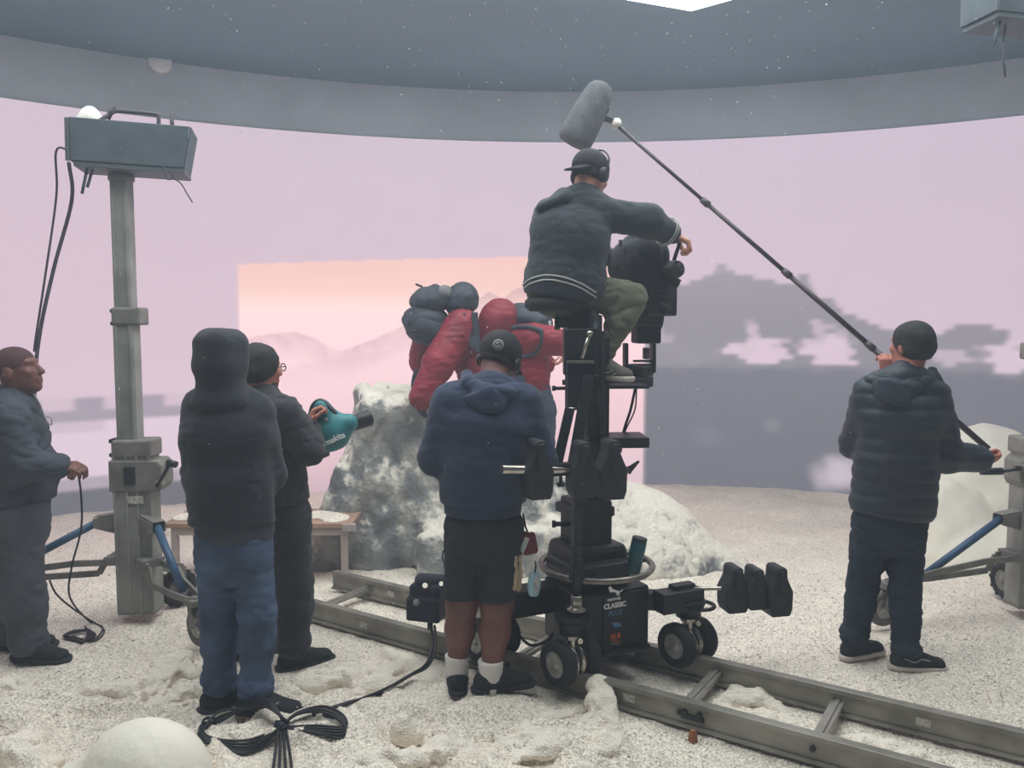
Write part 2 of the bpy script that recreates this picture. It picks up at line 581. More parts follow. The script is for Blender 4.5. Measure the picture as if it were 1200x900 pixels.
def gz(x, y): return float(ground_z(np.array([x]), np.array([y]))[0])


def snow_material(name, rgb, speck=True, rough=0.75):
    m = bpy.data.materials.new(name); m.use_nodes = True
    nt = m.node_tree; b = nt.nodes['Principled BSDF']; L = nt.links.new
    tc = nt.nodes.new('ShaderNodeTexCoord')
    big = nt.nodes.new('ShaderNodeTexNoise'); big.inputs['Scale'].default_value = 1.6; big.inputs['Detail'].default_value = 6
    L(tc.outputs['Object'], big.inputs['Vector'])
    r = nt.nodes.new('ShaderNodeValToRGB'); r.color_ramp.elements[0].position = 0.3; r.color_ramp.elements[1].position = 0.7
    r.color_ramp.elements[0].color = (*lin(tuple(x * 0.93 for x in rgb)), 1); r.color_ramp.elements[1].color = (*lin(rgb), 1)
    L(big.outputs['Fac'], r.inputs['Fac'])
    grain = nt.nodes.new('ShaderNodeTexVoronoi'); grain.inputs['Scale'].default_value = 110
    L(tc.outputs['Object'], grain.inputs['Vector'])
    if speck:
        # paper flakes: each grain its own tone
        gr = nt.nodes.new('ShaderNodeValToRGB')
        gr.color_ramp.elements[0].color = (0.60, 0.585, 0.57, 1); gr.color_ramp.elements[1].color = (1.12, 1.12, 1.12, 1); gr.color_ramp.elements[0].position = 0.1; gr.color_ramp.elements[1].position = 0.75
        L(grain.outputs['Color'], gr.inputs['Fac'])
        mix = nt.nodes.new('ShaderNodeMix'); mix.data_type = 'RGBA'; mix.blend_type = 'MULTIPLY'; mix.inputs[0].default_value = 0.85 if name == 'paper_snow' else 0.10
        L(r.outputs['Color'], mix.inputs[6]); L(gr.outputs['Color'], mix.inputs[7])
        L(mix.outputs[2], b.inputs['Base Color'])
    else:
        L(r.outputs['Color'], b.inputs['Base Color'])
    b.inputs['Roughness'].default_value = rough
    b.inputs['Specular IOR Level'].default_value = 0.3
    fn = nt.nodes.new('ShaderNodeTexNoise'); fn.inputs['Scale'].default_value = 28; fn.inputs['Detail'].default_value = 6
    L(tc.outputs['Object'], fn.inputs['Vector'])
    ad = nt.nodes.new('ShaderNodeMath'); ad.operation = 'MULTIPLY_ADD'; ad.inputs[1].default_value = 0.5 if speck else 0.05
    L(grain.outputs['Distance'], ad.inputs[0]); L(fn.outputs['Fac'], ad.inputs[2])
    bp = nt.nodes.new('ShaderNodeBump'); bp.inputs['Strength'].default_value = 0.55 if speck else 0.3; bp.inputs['Distance'].default_value = 0.02
    L(ad.outputs[0], bp.inputs['Height']); L(bp.outputs['Normal'], b.inputs['Normal'])
    return m


M['snow'] = snow_material('paper_snow', (252, 242, 228))
M['batting'] = snow_material('cotton_batting', (250, 240, 226), speck=True, rough=0.95)
M['white_sheet'] = snow_material('white_sheet_snow', (246, 240, 226), speck=False, rough=0.7)


def grid(xs, ys, zf):
    X, Y = np.meshgrid(xs, ys, indexing='ij')
    Z = zf(X.ravel(), Y.ravel())
    v = np.stack([X.ravel(), Y.ravel(), Z], 1)
    n, m = len(xs), len(ys)
    I, J = np.meshgrid(np.arange(n - 1), np.arange(m - 1), indexing='ij')
    a = (I * m + J).ravel()
    return v, np.stack([a, a + m, a + m + 1, a + 1], 1)


xs = np.concatenate([np.arange(-9, -4.2, 0.2), np.arange(-4.2, 4.2, 0.022), np.arange(4.2, 10.2, 0.2)])
ys = np.concatenate([np.arange(-4, 2.0, 0.2), np.arange(2.0, 5.0, 0.02), np.arange(5.0, 9.6, 0.05)])
gv, gf = grid(xs, ys, ground_z)
floor = tag(mesh_obj('floor', gv, gf, M['snow']), 'studio floor covered with white paper snow', None, None, 'structure')

# ceiling, flat, and the fascia band that stands on the LED wall
M['ceiling'] = mat('dark_led_ceiling', (76, 104, 116), 0.55, bump=0.03, bscale=6, var=0.05, vscale=0.8)
M['fascia'] = mat('grey_fascia', (196, 204, 214), 0.6, bump=0.02, bscale=6, var=0.04, vscale=1.2)
N = 96
A0, A1 = math.radians(20), math.radians(166)
mb = MB()
ring = [(LC.x + (LR + 0.02) * math.cos(A0 + (A1 - A0) * i / N), LC.y + (LR + 0.02) * math.sin(A0 + (A1 - A0) * i / N)) for i in range(N + 1)]
poly = [V(x, y, CEIL) for x, y in ring] + [V(-8.4, -3, CEIL), V(9.4, -3, CEIL)]
mb.prism(poly, (0, 0, 0.12))
tag(mb.build('ceiling', M['ceiling']), 'dark slate LED ceiling above the stage', None, None, 'structure')
# two shallow seams of the ceiling follow the wall
mb = MB(); vs = []; fs = []
for i, (x, y) in enumerate(ring):
    d = Vector((x - LC.x, y - LC.y, 0)).normalized()
    for r, z in ((0.0, LTOP + 0.004), (0.0, CEIL), (0.10, CEIL), (0.10, LTOP + 0.004)):
        p = LC + d * (LR + 0.02 + r); vs.append((p.x, p.y, z))
for i in range(N):
    for j in range(4):
        fs.append((4 * i + j, 4 * i + (j + 1) % 4, 4 * (i + 1) + (j + 1) % 4, 4 * (i + 1) + j))
mb._add(vs, fs)
tag(mb.build('trim_1', M['fascia']), 'grey fascia band between LED wall and ceiling', None, None, 'structure')

# the lit card on the ceiling: it lights the stage
t0, t1, t2 = G(735, 0, CEIL - 0.01), G(810, 13, CEIL - 0.01), G(857, 0, CEIL - 0.01)
e1 = (t0 - t1).normalized(); e2 = (t2 - t1).normalized()
card = [t1, t1 + e1 * 6.6, t1 + e1 * 6.6 + e2 * 4.4, t1 + e2 * 4.4]
m = bpy.data.materials.new('ceiling_light_card'); m.use_nodes = True
b = m.node_tree.nodes['Principled BSDF']
b.inputs['Base Color'].default_value = (0.8, 0.8, 0.8, 1)
b.inputs['Emission Color'].default_value = (0.92, 0.99, 1.0, 1); b.inputs['Emission Strength'].default_value = LIGHT_PANEL
mb = MB(); mb.prism(card, (0, 0, 0.008))
tag(mb.build('ceiling_light_panel', m), 'bright white light panel set into the dark ceiling', 'ceiling light')

# round fitting half sunk behind the ceiling edge
rc = P(190, 67, 8.05)
rd = (rc - LC); rd.z = 0; rd.normalize()
rc = LC + rd * (LR - 0.02) + V(0, 0, CEIL - 0.02)
mb = MB(); mb.lathe(rc, -rd, [(0, 0.10), (0.02, 0.10), (0.035, 0.085), (0.04, 0.0)], 32)
t = thing('ceiling_fitting', 'small pale round fitting at the edge of the dark ceiling', 'fitting', rc)
mb.build('lens_cover', mat('fitting_cover', (236, 240, 242), 0.4), t)
mb = MB(); mb.lathe(rc + rd * 0.005, -rd, [(0, 0.112), (0.02, 0.112), (0.02, 0.098), (0, 0.098)], 32)
mb.build('rim', M['white_plastic'], t)

# ------------------------------------------------------------------ the LED wall and its picture
def wall_uv(px, py):
    """arc angle and height where a photograph pixel meets the LED wall"""
    u = (px - 600) / FPX; v = -(py - 450) / FPX
    d = np.array([u, cP + v * sP, -sP + v * cP])
    ox, oy = -LC.x, -LC.y
    A = d[0] ** 2 + d[1] ** 2; B = 2 * (ox * d[0] + oy * d[1]); C = ox * ox + oy * oy - LR * LR
    t = (-B + math.sqrt(B * B - 4 * A * C)) / (2 * A)
    x, y = ox + d[0] * t, oy + d[1] * t
    return -math.atan2(x, y) * -LR, CAM_H + d[2] * t        # arc metres (right positive), height


NS, NZ = 700, 230
S0, S1 = -10.2, 10.0
ZB = -0.3
ss = np.linspace(S0, S1, NS); zz = np.linspace(ZB, LTOP, NZ)
SS, ZZ = np.meshgrid(ss, zz, indexing='ij')


def hash2(i, j, k=0):
    h = np.sin(i * 127.1 + j * 311.7 + k * 74.7) * 43758.5453
    return h - np.floor(h)


def ramp(z, stops):
    zs = [a for a, _ in stops]
    return np.stack([np.interp(z, zs, [lin(c)[i] for _, c in stops]) for i in range(3)], -1)


def over(img, mask, rgb):
    return img * (1 - mask[..., None]) + np.array(lin(rgb)) * mask[..., None]


def zc(py): return wall_uv(600, py)[1]


# broad sky
img = ramp(ZZ, [(ZB, (222, 200, 214)), (zc(470), (222, 200, 214)), (zc(400), (220, 196, 211)), (zc(300), (216, 193, 208)), (zc(166), (210, 191, 206))])
tint = np.clip((SS + 5) / 10, 0, 1)[..., None]
img = img * (1 - 0.05 * tint * np.array([1.0, 0.3, -0.3]))
# coarse mosaic cells outside the high-resolution window
CW, CH = 0.115, 0.055
bi, bj = np.floor(SS / CW), np.floor(ZZ / CH)
qs, qz = (bi + 0.5) * CW, (bj + 0.5) * CH
rowj = hash2(bj, bj * 0 + 1, 8) - 0.5; bi = np.floor((SS + 0.11 * rowj) / CW); qs = (bi + 0.5) * CW


def profile(points):
    a = sorted([wall_uv(*p) for p in points])
    return lambda s: np.interp(s, [p[0] for p in a], [p[1] for p in a])


jit = (hash2(bi, bj, 3) - 0.5)
ridge = profile([(700, 352), (752, 350), (790, 336), (825, 324), (850, 309), (872, 322), (905, 331), (935, 334), (945, 322), (962, 345), (985, 360), (1020, 378), (1060, 398), (1085, 392), (1110, 383), (1160, 382), (1185, 398), (1200, 402), (1400, 380)])
rz = ridge(qs)
right = (SS > wall_uv(760, 450)[0] - 0.25).astype(float)
mt = right * (qz < rz + 0.10 * jit)
soft = np.clip((rz + 0.02 - qz) / 0.5, 0, 1)
body = ramp(qz + 0.05 * jit, [(ZB, (116, 117, 128)), (zc(500), (118, 119, 130)), (zc(435), (122, 123, 134)), (zc(425), (146, 142, 154)), (zc(380), (150, 145, 157)), (zc(330), (156, 149, 160)), (zc(305), (176, 164, 174))])
img = img * (1 - mt[..., None]) + body * mt[..., None]


def blob(px, py, wx, wy, thr, seed, rgb, only=None, amt=1.0, mosaic=True):
    global img
    s0, z0 = wall_uv(px, py); s1 = wall_uv(px + wx, py)[0]; z1 = wall_uv(px, py - wy)[1]
    a, b_ = (qs, qz) if mosaic else (SS, ZZ)
    r = np.sqrt(((a - s0) / (s1 - s0)) ** 2 + ((b_ - z0) / (z1 - z0)) ** 2)
    n = 0.5 * hash2(np.floor(a / CW), np.floor(b_ / CH), seed) if mosaic else 0.25 + 0.25 * sin_noise(SS, ZZ, SS * 0, 9, seed, 3)
    m_ = np.clip((thr - r - n + 0.25) * (6 if mosaic else 2.2), 0, 1) * amt
    if only is not None: m_ = m_ * only
    img = over(img, m_, rgb)


blob(885, 412, 42, 18, 0.9, 1, (222, 200, 216), right)
blob(878, 395, 10, 26, 0.9, 2, (214, 194, 208), right, 0.8)
blob(970, 410, 34, 24, 0.9, 4, (222, 200, 216), right)
blob(962, 388, 8, 30, 0.9, 5, (214, 194, 208), right, 0.7)
blob(1110, 418, 34, 12, 0.9, 6, (206, 190, 206), right, 0.8)
blob(1180, 420, 28, 22, 1.0, 7, (220, 200, 216), right)
blob(770, 395, 12, 9, 1.0, 8, (196, 182, 196), right, 0.8)
blob(800, 415, 30, 14, 0.9, 9, (152, 148, 160), right, 0.8)
blob(985, 556, 62, 34, 0.8, 10, (208, 196, 212), right, 0.9, False)
blob(905, 498, 16, 14, 0.9, 12, (138, 137, 148), right, 0.8, False)
blob(830, 510, 26, 16, 0.9, 13, (130, 130, 142), right, 0.7, False)
blob(1130, 500, 60, 30, 0.9, 15, (124, 124, 136), right, 0.7, False)
# left field: two grey bands in big blocks, a pale band, a grey ground strip
left = (SS < wall_uv(290, 450)[0]).astype(float)
BW, BH = 0.27, 0.11
li, lj = np.floor((SS + 0.07) / BW), np.floor(ZZ / BH)
ls, lz = (li + 0.5) * BW, (lj + 0.5) * BH
hj = hash2(li, lj, 21); hi_ = hash2(li, li * 0, 22)


def zl(px, py): return wall_uv(px, py)[1]


pale = left * (ZZ < zl(150, 490)); img = over(img, pale * 0.9, (228, 208, 224))
band = left * (lz > zl(140, 495)) * (lz < zl(140, 462) + 0.04 * (hi_ - 0.5))
img = over(img, band * np.where(hj > 0.30, 0.85, 0.15), (158, 150, 166))
spot = left * (lz > zl(140, 510)) * (lz < zl(140, 495)) * (hj > 0.7); img = over(img, spot * 0.6, (196, 180, 196))
low = left * (lz < zl(140, 560) + 0.0) * (lz > zl(140, 580)); img = over(img, low * (0.25 + 0.6 * (hi_ > 0.45)), (168, 158, 172))
gnd = left * (ZZ < profile([(0, 580), (60, 577), (150, 569), (230, 562), (300, 555)])(SS)); img = over(img, gnd, (112, 112, 122))
# the high-resolution window of the picture
wl, wr = wall_uv(282, 430)[0], wall_uv(754, 500)[0]
wtop = profile([(282, 310), (400, 306), (520, 303), (620, 301), (760, 299)])(SS)
inset = ((SS > wl) & (SS < wr) & (ZZ < wtop)).astype(float)
hi_img = ramp(ZZ, [(ZB, (196, 172, 184)), (zc(560), (206, 178, 188)), (zc(510), (228, 194, 204)), (zc(450), (243, 208, 216)), (zc(400), (250, 216, 222)), (zc(365), (252, 220, 220)), (zc(352), (248, 212, 206)), (zc(340), (242, 202, 194)), (zc(305), (236, 194, 188))])
mist = 0.5 + 0.5 * sin_noise(SS * 0.6, ZZ * 2.5, SS * 0, 3.2, 31, 3)
hi_img = hi_img * (0.955 + 0.045 * mist)[..., None]


def far_ridge(points, depth, rgb, amt, seed):
    global hi_img
    z = profile(points)(SS) + 0.012 * sin_noise(SS, SS * 0, SS * 0, 14, seed, 3)
    t = np.clip((z - ZZ) / 0.012, 0, 1) * np.clip(1 - (z - ZZ) / depth, 0, 1)
    t = t * (0.65 + 0.35 * sin_noise(SS * 1.3 + ZZ * 0.8, ZZ, SS * 0, 15, seed + 1, 3))
    hi_img = over(hi_img, np.clip(t, 0, 1) * amt, rgb)


far_ridge([(282, 398), (320, 390), (345, 388), (370, 396), (385, 408), (400, 412), (420, 404), (450, 392), (480, 378), (500, 372), (520, 390), (560, 352), (572, 342), (590, 350), (605, 338), (640, 330), (760, 336)], 0.34, (186, 150, 162), 0.75, 41)
far_ridge([(282, 424), (340, 430), (400, 418), (450, 410), (490, 400), (540, 410), (640, 390), (760, 380)], 0.25, (222, 184, 194), 0.5, 44)
sl_ = inset * np.clip((SS - wall_uv(640, 520)[0]) / 0.9, 0, 1) * np.clip((zc(500) - ZZ) / 0.4, 0, 1)
hi_img = over(hi_img, sl_ * 0.35, (236, 214, 222))
hi_img = hi_img * 1.13
img = img * (1 - inset[..., None]) + hi_img * inset[..., None]
# LED module mottling
img = img * (0.994 + 0.012 * hash2(np.floor(SS / 0.25), np.floor(ZZ / 0.25), 51))[..., None]

soft_ = img.copy()
for _ in range(1):
    soft_[1:-1] = (soft_[:-2] + 2 * soft_[1:-1] + soft_[2:]) / 4; soft_[:, 1:-1] = (soft_[:, :-2] + 2 * soft_[:, 1:-1] + soft_[:, 2:]) / 4
img = img * inset[..., None] + soft_ * (1 - inset[..., None])
ang = SS / LR
X = LC.x + LR * np.sin(ang); Yw = LC.y + LR * np.cos(ang)
v = np.stack([X.ravel(), Yw.ravel(), ZZ.ravel()], 1)
I, J = np.meshgrid(np.arange(NS - 1), np.arange(NZ - 1), indexing='ij')
a = (I * NZ + J).ravel()
f = np.stack([a, a + NZ, a + NZ + 1, a + 1], 1)
# back skin so that the wall has thickness
BN = 60
bs = np.linspace(S0, S1, BN); off = len(v)
bv = []
for s_ in bs:
    for r, z in ((LR, ZB), (LR + 0.12, ZB), (LR + 0.12, LTOP), (LR, LTOP)):
        bv.append((LC.x + r * math.sin(s_ / LR), LC.y + r * math.cos(s_ / LR), z))
bf = [(off + 4 * i + j, off + 4 * i + j + 1, off + 4 * (i + 1) + j + 1, off + 4 * (i + 1) + j) for i in range(BN - 1) for j in range(3)]
vall = np.concatenate([v, np.array(bv)]); fall = np.concatenate([f, np.array(bf)])
cols = np.concatenate([img.reshape(-1, 3), np.zeros((len(bv), 3))])
m = bpy.data.materials.new('led_picture'); m.use_nodes = True
nt = m.node_tree; b = nt.nodes['Principled BSDF']
at = nt.nodes.new('ShaderNodeAttribute'); at.attribute_name = 'picture'
nt.links.new(at.outputs['Color'], b.inputs['Emission Color']); b.inputs['Emission Strength'].default_value = 1.04
b.inputs['Base Color'].default_value = (0.012, 0.012, 0.013, 1); b.inputs['Roughness'].default_value = 0.8; b.inputs['Specular IOR Level'].default_value = 0.1
m.cycles.emission_sampling = 'NONE'
wall = mesh_obj('led_wall', vall, fall, m)
ca = wall.data.color_attributes.new('picture', 'FLOAT_COLOR', 'POINT')
ca.data.foreach_set('color', np.concatenate([cols, np.ones((len(cols), 1))], 1).astype(np.float32).ravel())
tag(wall, 'huge curved LED wall showing a pink sky over blocky grey mountains', 'LED wall')
# ------------------------------------------------------------------ rock, mounds, batting
def rock_material():
    m = bpy.data.materials.new('snow_dusted_rock'); m.use_nodes = True
    nt = m.node_tree; b = nt.nodes['Principled BSDF']; L = nt.links.new
    tc = nt.nodes.new('ShaderNodeTexCoord')
    n1 = nt.nodes.new('ShaderNodeTexNoise'); n1.inputs['Scale'].default_value = 4.2; n1.inputs['Detail'].default_value = 8; n1.inputs['Distortion'].default_value = 0.6
    n2 = nt.nodes.new('ShaderNodeTexNoise'); n2.inputs['Scale'].default_value = 22; n2.inputs['Detail'].default_value = 6
    L(tc.outputs['Object'], n1.inputs['Vector']); L(tc.outputs['Object'], n2.inputs['Vector'])
    r = nt.nodes.new('ShaderNodeValToRGB'); e = r.color_ramp.elements
    e[0].position = 0.34; e[0].color = (*lin((112, 117, 122)), 1); e[1].position = 0.72; e[1].color = (*lin((186, 184, 178)), 1)
    x = e.new(0.5); x.color = (*lin((142, 145, 146)), 1)
    L(n1.outputs['Fac'], r.inputs['Fac'])
    ge = nt.nodes.new('ShaderNodeNewGeometry'); sx = nt.nodes.new('ShaderNodeSeparateXYZ'); L(ge.outputs['Normal'], sx.inputs[0])
    a1 = nt.nodes.new('ShaderNodeMath'); a1.operation = 'MULTIPLY_ADD'; a1.inputs[1].default_value = 1.0
    L(sx.outputs['Z'], a1.inputs[0]); L(n1.outputs['Fac'], a1.inputs[2])
    a2 = nt.nodes.new('ShaderNodeMath'); a2.operation = 'MULTIPLY_ADD'; a2.inputs[1].default_value = 1.3
    L(n2.outputs['Fac'], a2.inputs[0]); L(a1.outputs[0], a2.inputs[2])
    rr = nt.nodes.new('ShaderNodeValToRGB'); rr.color_ramp.elements[0].position = 0.0; rr.color_ramp.elements[1].position = 1.0
    mp = nt.nodes.new('ShaderNodeMapRange'); mp.inputs[1].default_value = 1.30; mp.inputs[2].default_value = 1.75
    L(a2.outputs[0], mp.inputs[0])
    mix = nt.nodes.new('ShaderNodeMix'); mix.data_type = 'RGBA'
    mix.inputs[7].default_value = (*lin((232, 226, 214)), 1)
    L(mp.outputs[0], mix.inputs[0]); L(r.outputs['Color'], mix.inputs[6]); L(mix.outputs[2], b.inputs['Base Color'])
    b.inputs['Roughness'].default_value = 0.85; b.inputs['Specular IOR Level'].default_value = 0.25
    bp = nt.nodes.new('ShaderNodeBump'); bp.inputs['Strength'].default_value = 0.6; bp.inputs['Distance'].default_value = 0.03
    L(a2.outputs[0], bp.inputs['Height']); L(bp.outputs['Normal'], b.inputs['Normal'])
    return m


M['rock'] = rock_material()


def Rz(a, tx=0.0, ty=0.0):
    return np.array(Euler((math.radians(tx), math.radians(ty), math.radians(a)), 'XYZ').to_matrix())


rk = S(k=0.14)
rk.box((-0.86, 6.12, 0.52), (0.42, 0.42, 0.70), Rz(12, 4, 7), 0.10)
rk.box((-1.08, 6.02, 0.22), (0.30, 0.36, 0.50), Rz(-10, -3, 14), 0.10)
rk.box((-0.30, 6.12, 0.34), (0.50, 0.40, 0.52), Rz(-8, -14, 14), 0.12)
rk.box((-0.12, 5.78, 0.08), (0.56, 0.32, 0.22), Rz(0), 0.08)
rk.box((-0.45, 6.68, 0.20), (0.95, 0.40, 0.24), Rz(0), 0.10)
rk.box((0.25, 6.05, 0.22), (0.42, 0.45, 0.42), Rz(5, -8, 20), 0.12)
rk.ell((0.50, 6.05, -0.04), (0.86, 0.64, 0.62), Rz(-6))
rk.ell((0.98, 6.02, -0.06), (0.52, 0.5, 0.50), Rz(-10))
rk.cone((1.0, 5.9, 0.0), (1.58, 5.72, -0.10), .36, .16)
rk.ell((0.75, 5.72, -0.08), (0.62, 0.36, 0.36), Rz(-20))


def rock_disp(x, y, z):
    w = sstep(1.2, -0.3, x)
    n = sin_noise(x, y, z * 0.7, 7.5, 61, 4, 0.55)
    c = np.abs(sin_noise(x, y, z * 0.4, 11.0, 62, 3))
    f = sin_noise(x, y, z, 34, 63, 2)
    return (0.040 * n + 0.10 * (0.4 - np.minimum(c, 0.4))) * (0.35 + 0.65 * w) + 0.007 * f


t = thing('rock', 'large grey boulder dusted with snow, sloping down into a long snowy flank', 'rock', (-0.8, 6.1, 0))
rk.build('boulder', M['rock'], t, 0.022, rock_disp, [((0, 0, -0.16), (0, 0, -1))])

mo = S(k=0.12)
mo.ell((3.86, 6.55, 0.22), (0.62, 0.5, 0.68), Rz(10))
mo.ell((3.35, 6.25, 0.02), (0.42, 0.4, 0.5), Rz(30))
mo.ell((4.35, 6.3, 0.0), (0.6, 0.5, 0.45))
mo.ell((3.7, 6.0, -0.1), (0.7, 0.45, 0.32))
o = mo.build('snow_mound', M['white_sheet'], None, 0.025,
             lambda x, y, z: 0.035 * np.abs(sin_noise(x, y, z, 7.0, 71, 2)) + 0.012 * sin_noise(x, y, z, 26, 72, 3), [((0, 0, -0.16), (0, 0, -1))])
tag(o, 'tall rounded snow mound behind the boom operator', 'snow mound')


def clump(label, parts, vox=0.009, amp=0.013, freq=58, seed=1, mat_='batting', name='snow_clump', k=0.05, fold=0.0):
    s = S(k=k)
    for p in parts:
        if p[0] == 'c':
            for a_, b_ in zip(p[1][:-1], p[1][1:]): s.ec((a_[0], a_[1], a_[2] - .008), (b_[0], b_[1], b_[2] - .008), (a_[3] * 1.25, a_[3] * .72), (b_[3] * 1.25, b_[3] * .72), np.cross(np.array(b_[:3]) - np.array(a_[:3]), (0, 0, 1)))
        else: s.ell(p[1], p[2], Rz(*p[3]) if len(p) > 3 else None)

    def dp(x, y, z):
        return 0.6 * amp * sin_noise(x, y, z, freq * 0.4, seed + 2, 2) + amp * sin_noise(x, y, z, freq, seed, 3, 0.6) + fold * np.abs(sin_noise(x, y, z, freq * 0.6, seed + 5, 2)) + 0.0028 * sin_noise(x, y, z, freq * 3.5, seed + 9, 2)
    ps = [l for l in s.l]
    c = np.mean([(l[1] + l[2]) / 2 for l in ps], 0)
    o = s.build(name, M[mat_], None, vox, dp, [((c[0], c[1], gz(c[0], c[1]) - 0.035), (0, 0, -1))])
    return tag(o, label, 'snow clump', 'snow clumps on the floor')


def gpt(px, py, r, dz=0.0):
    q = G(px, py)
    return (q.x, q.y, gz(q.x, q.y) + dz, r)


clump('smooth white dome of snow in front of the coiled cables', [('e', (-1.35, 2.86, 0.0), (0.245, 0.22, 0.265)), ('e', (-1.55, 2.82, -0.02), (0.16, 0.2, 0.15))], amp=0.003, freq=8, seed=3, mat_='white_sheet', name='snow_mound')
clump('rumpled twist of batting left of the hooded man\'s boots', [('c', [gpt(105, 812, .035), gpt(140, 803, .05), gpt(172, 800, .045), gpt(195, 795, .055)]), ('c', [gpt(180, 812, .05, .02), gpt(195, 788, .055, .05), gpt(212, 778, .045, .06), gpt(226, 792, .04, .02)]), ('c', [gpt(180, 826, .04), gpt(215, 812, .05, .02), gpt(232, 800, .03)])], seed=4, fold=0.02)
clump('long soft drift of batting over the foot of the man with glasses', [('c', [gpt(332, 806, .045), gpt(370, 800, .075), gpt(410, 796, .06, .01), gpt(450, 790, .055, .01), gpt(480, 776, .05)]), ('c', [gpt(395, 822, .03), gpt(440, 806, .045), gpt(470, 800, .035)]), ('c', [gpt(425, 778, .03), gpt(455, 770, .045, .02), gpt(475, 764, .03)])], seed=5, fold=0.012)
clump('small upright ball of batting on the open snow before the black cable', [('e', (G(472, 866).x, G(472, 866).y, 0.04), (0.046, 0.043, 0.066)), ('e', (G(472, 866).x + .03, G(472, 866).y, 0.01), (0.06, 0.04, 0.03))], amp=0.005, seed=6)
clump('upright tuft of batting against the dolly wheel on the near rail', [('c', [gpt(712, 850, .05), gpt(705, 836, .05, .06), gpt(703, 822, .045, .10)]), ('c', [gpt(690, 852, .035), gpt(684, 846, .03, .03)]), ('c', [gpt(735, 848, .03), gpt(745, 852, .025)])], seed=7, amp=.009, fold=.008)
clump('flattened sheet of batting with a torn edge in the foreground', [('c', [gpt(470, 905, .05), gpt(520, 888, .055), gpt(570, 884, .05), gpt(620, 872, .05, .01), gpt(665, 868, .03)]), ('c', [gpt(592, 898, .03), gpt(640, 884, .045, .01), gpt(680, 872, .035)]), ('c', [gpt(410, 905, .04), gpt(450, 900, .05)])], seed=8, fold=0.012)
clump('peaked heap of batting between the rails by the first sleeper', [('c', [gpt(838, 822, .03), gpt(865, 816, .05, .02), gpt(885, 818, .045, .02), gpt(922, 830, .03)]), ('c', [gpt(845, 830, .03), gpt(900, 838, .035), gpt(950, 850, .02)])], seed=9, fold=0.012)
clump('low ruffle of batting between the rails beyond the second sleeper', [('c', [gpt(975, 872, .03), gpt(1015, 866, .045, .005), gpt(1050, 874, .045), gpt(1100, 884, .025)]), ('c', [gpt(1000, 880, .03), gpt(1060, 888, .03)])], seed=10, fold=0.010)
clump('little torn tuft of batting standing right of the rails', [('c', [gpt(1170, 826, .022), gpt(1164, 814, .022, .03)])], seed=11, amp=.006)
clump('soft fold of batting at the grey workman\'s feet', [('c', [gpt(-20, 812, .05), gpt(15, 806, .05), gpt(40, 814, .03)])], seed=12, fold=.01)
clump('loose batting bank left of the smooth snow dome', [('c', [gpt(-10, 880, .07), gpt(25, 890, .06), gpt(60, 905, .05)]), ('c', [gpt(-15, 850, .05), gpt(20, 848, .04)])], seed=13, fold=.014)
clump('thin wisp of batting trailing from the navy hoodie man\'s shoes', [('c', [gpt(612, 836, .03), gpt(640, 840, .04), gpt(665, 834, .03)]), ('c', [gpt(660, 872, .03), gpt(700, 868, .03), gpt(735, 860, .025)]), ('c', [gpt(690, 890, .03), gpt(712, 880, .045), gpt(725, 872, .03)])], seed=14, fold=.01)
clump('ridge of batting along the near rail beside the bagged cable', [('c', [gpt(442, 772, .025), gpt(470, 768, .045), gpt(500, 784, .05), gpt(512, 800, .03)])], seed=15, fold=.01)
clump('snow bank piled where the LED wall meets the floor near the lift', [('e', (-2.9, 7.15, -0.12), (0.55, 0.3, 0.16)), ('e', (-2.4, 7.3, -0.12), (0.4, 0.3, 0.12))], vox=.02, amp=.02, freq=8, seed=16, mat_='snow')

# loose paper flakes on the floor: nobody could count them
NF = 46000
py = 560 + 345 * rng.random(NF) ** 0.75; px = rng.uniform(-60, 1260, NF)
dd = (0 - CAM_H) / (-sP - (py - 450) / FPX * cP)
fx = (px - 600) / FPX * dd; fy = (cP - (py - 450) / FPX * sP) * dd
dens = sin_noise(fx, fy, fx * 0, 3.0, 81, 2)
ok = (np.hypot(fx - LC.x, fy - LC.y) < LR - 0.1) & (rng.random(NF) < 0.6 + 0.4 * dens)
fx, fy = fx[ok], fy[ok]; n = len(fx)
fz = ground_z(fx, fy) + 0.002
sz = rng.uniform(0.0026, 0.0075, n) * np.clip(fy / 4, 0.7, 1.4)
base = rng.normal(size=(n, 4, 3)); base /= np.linalg.norm(base, axis=2, keepdims=True)
vv = np.stack([fx, fy, fz], 1)[:, None, :] + base * sz[:, None, None] * np.array([1.3, 1.3, 0.8])
ff = (np.arange(n) * 4)[:, None, None] + np.array([[0, 1, 2], [0, 3, 1], [1, 3, 2], [2, 3, 0]])[None]
o = mesh_obj('paper_flakes', vv.reshape(-1, 3), ff.reshape(-1, 3), mat('flake_paper', (250, 246, 238), 0.6), None, False)
tag(o, 'loose white paper snow flakes strewn over the floor', 'paper snow', None, 'stuff')

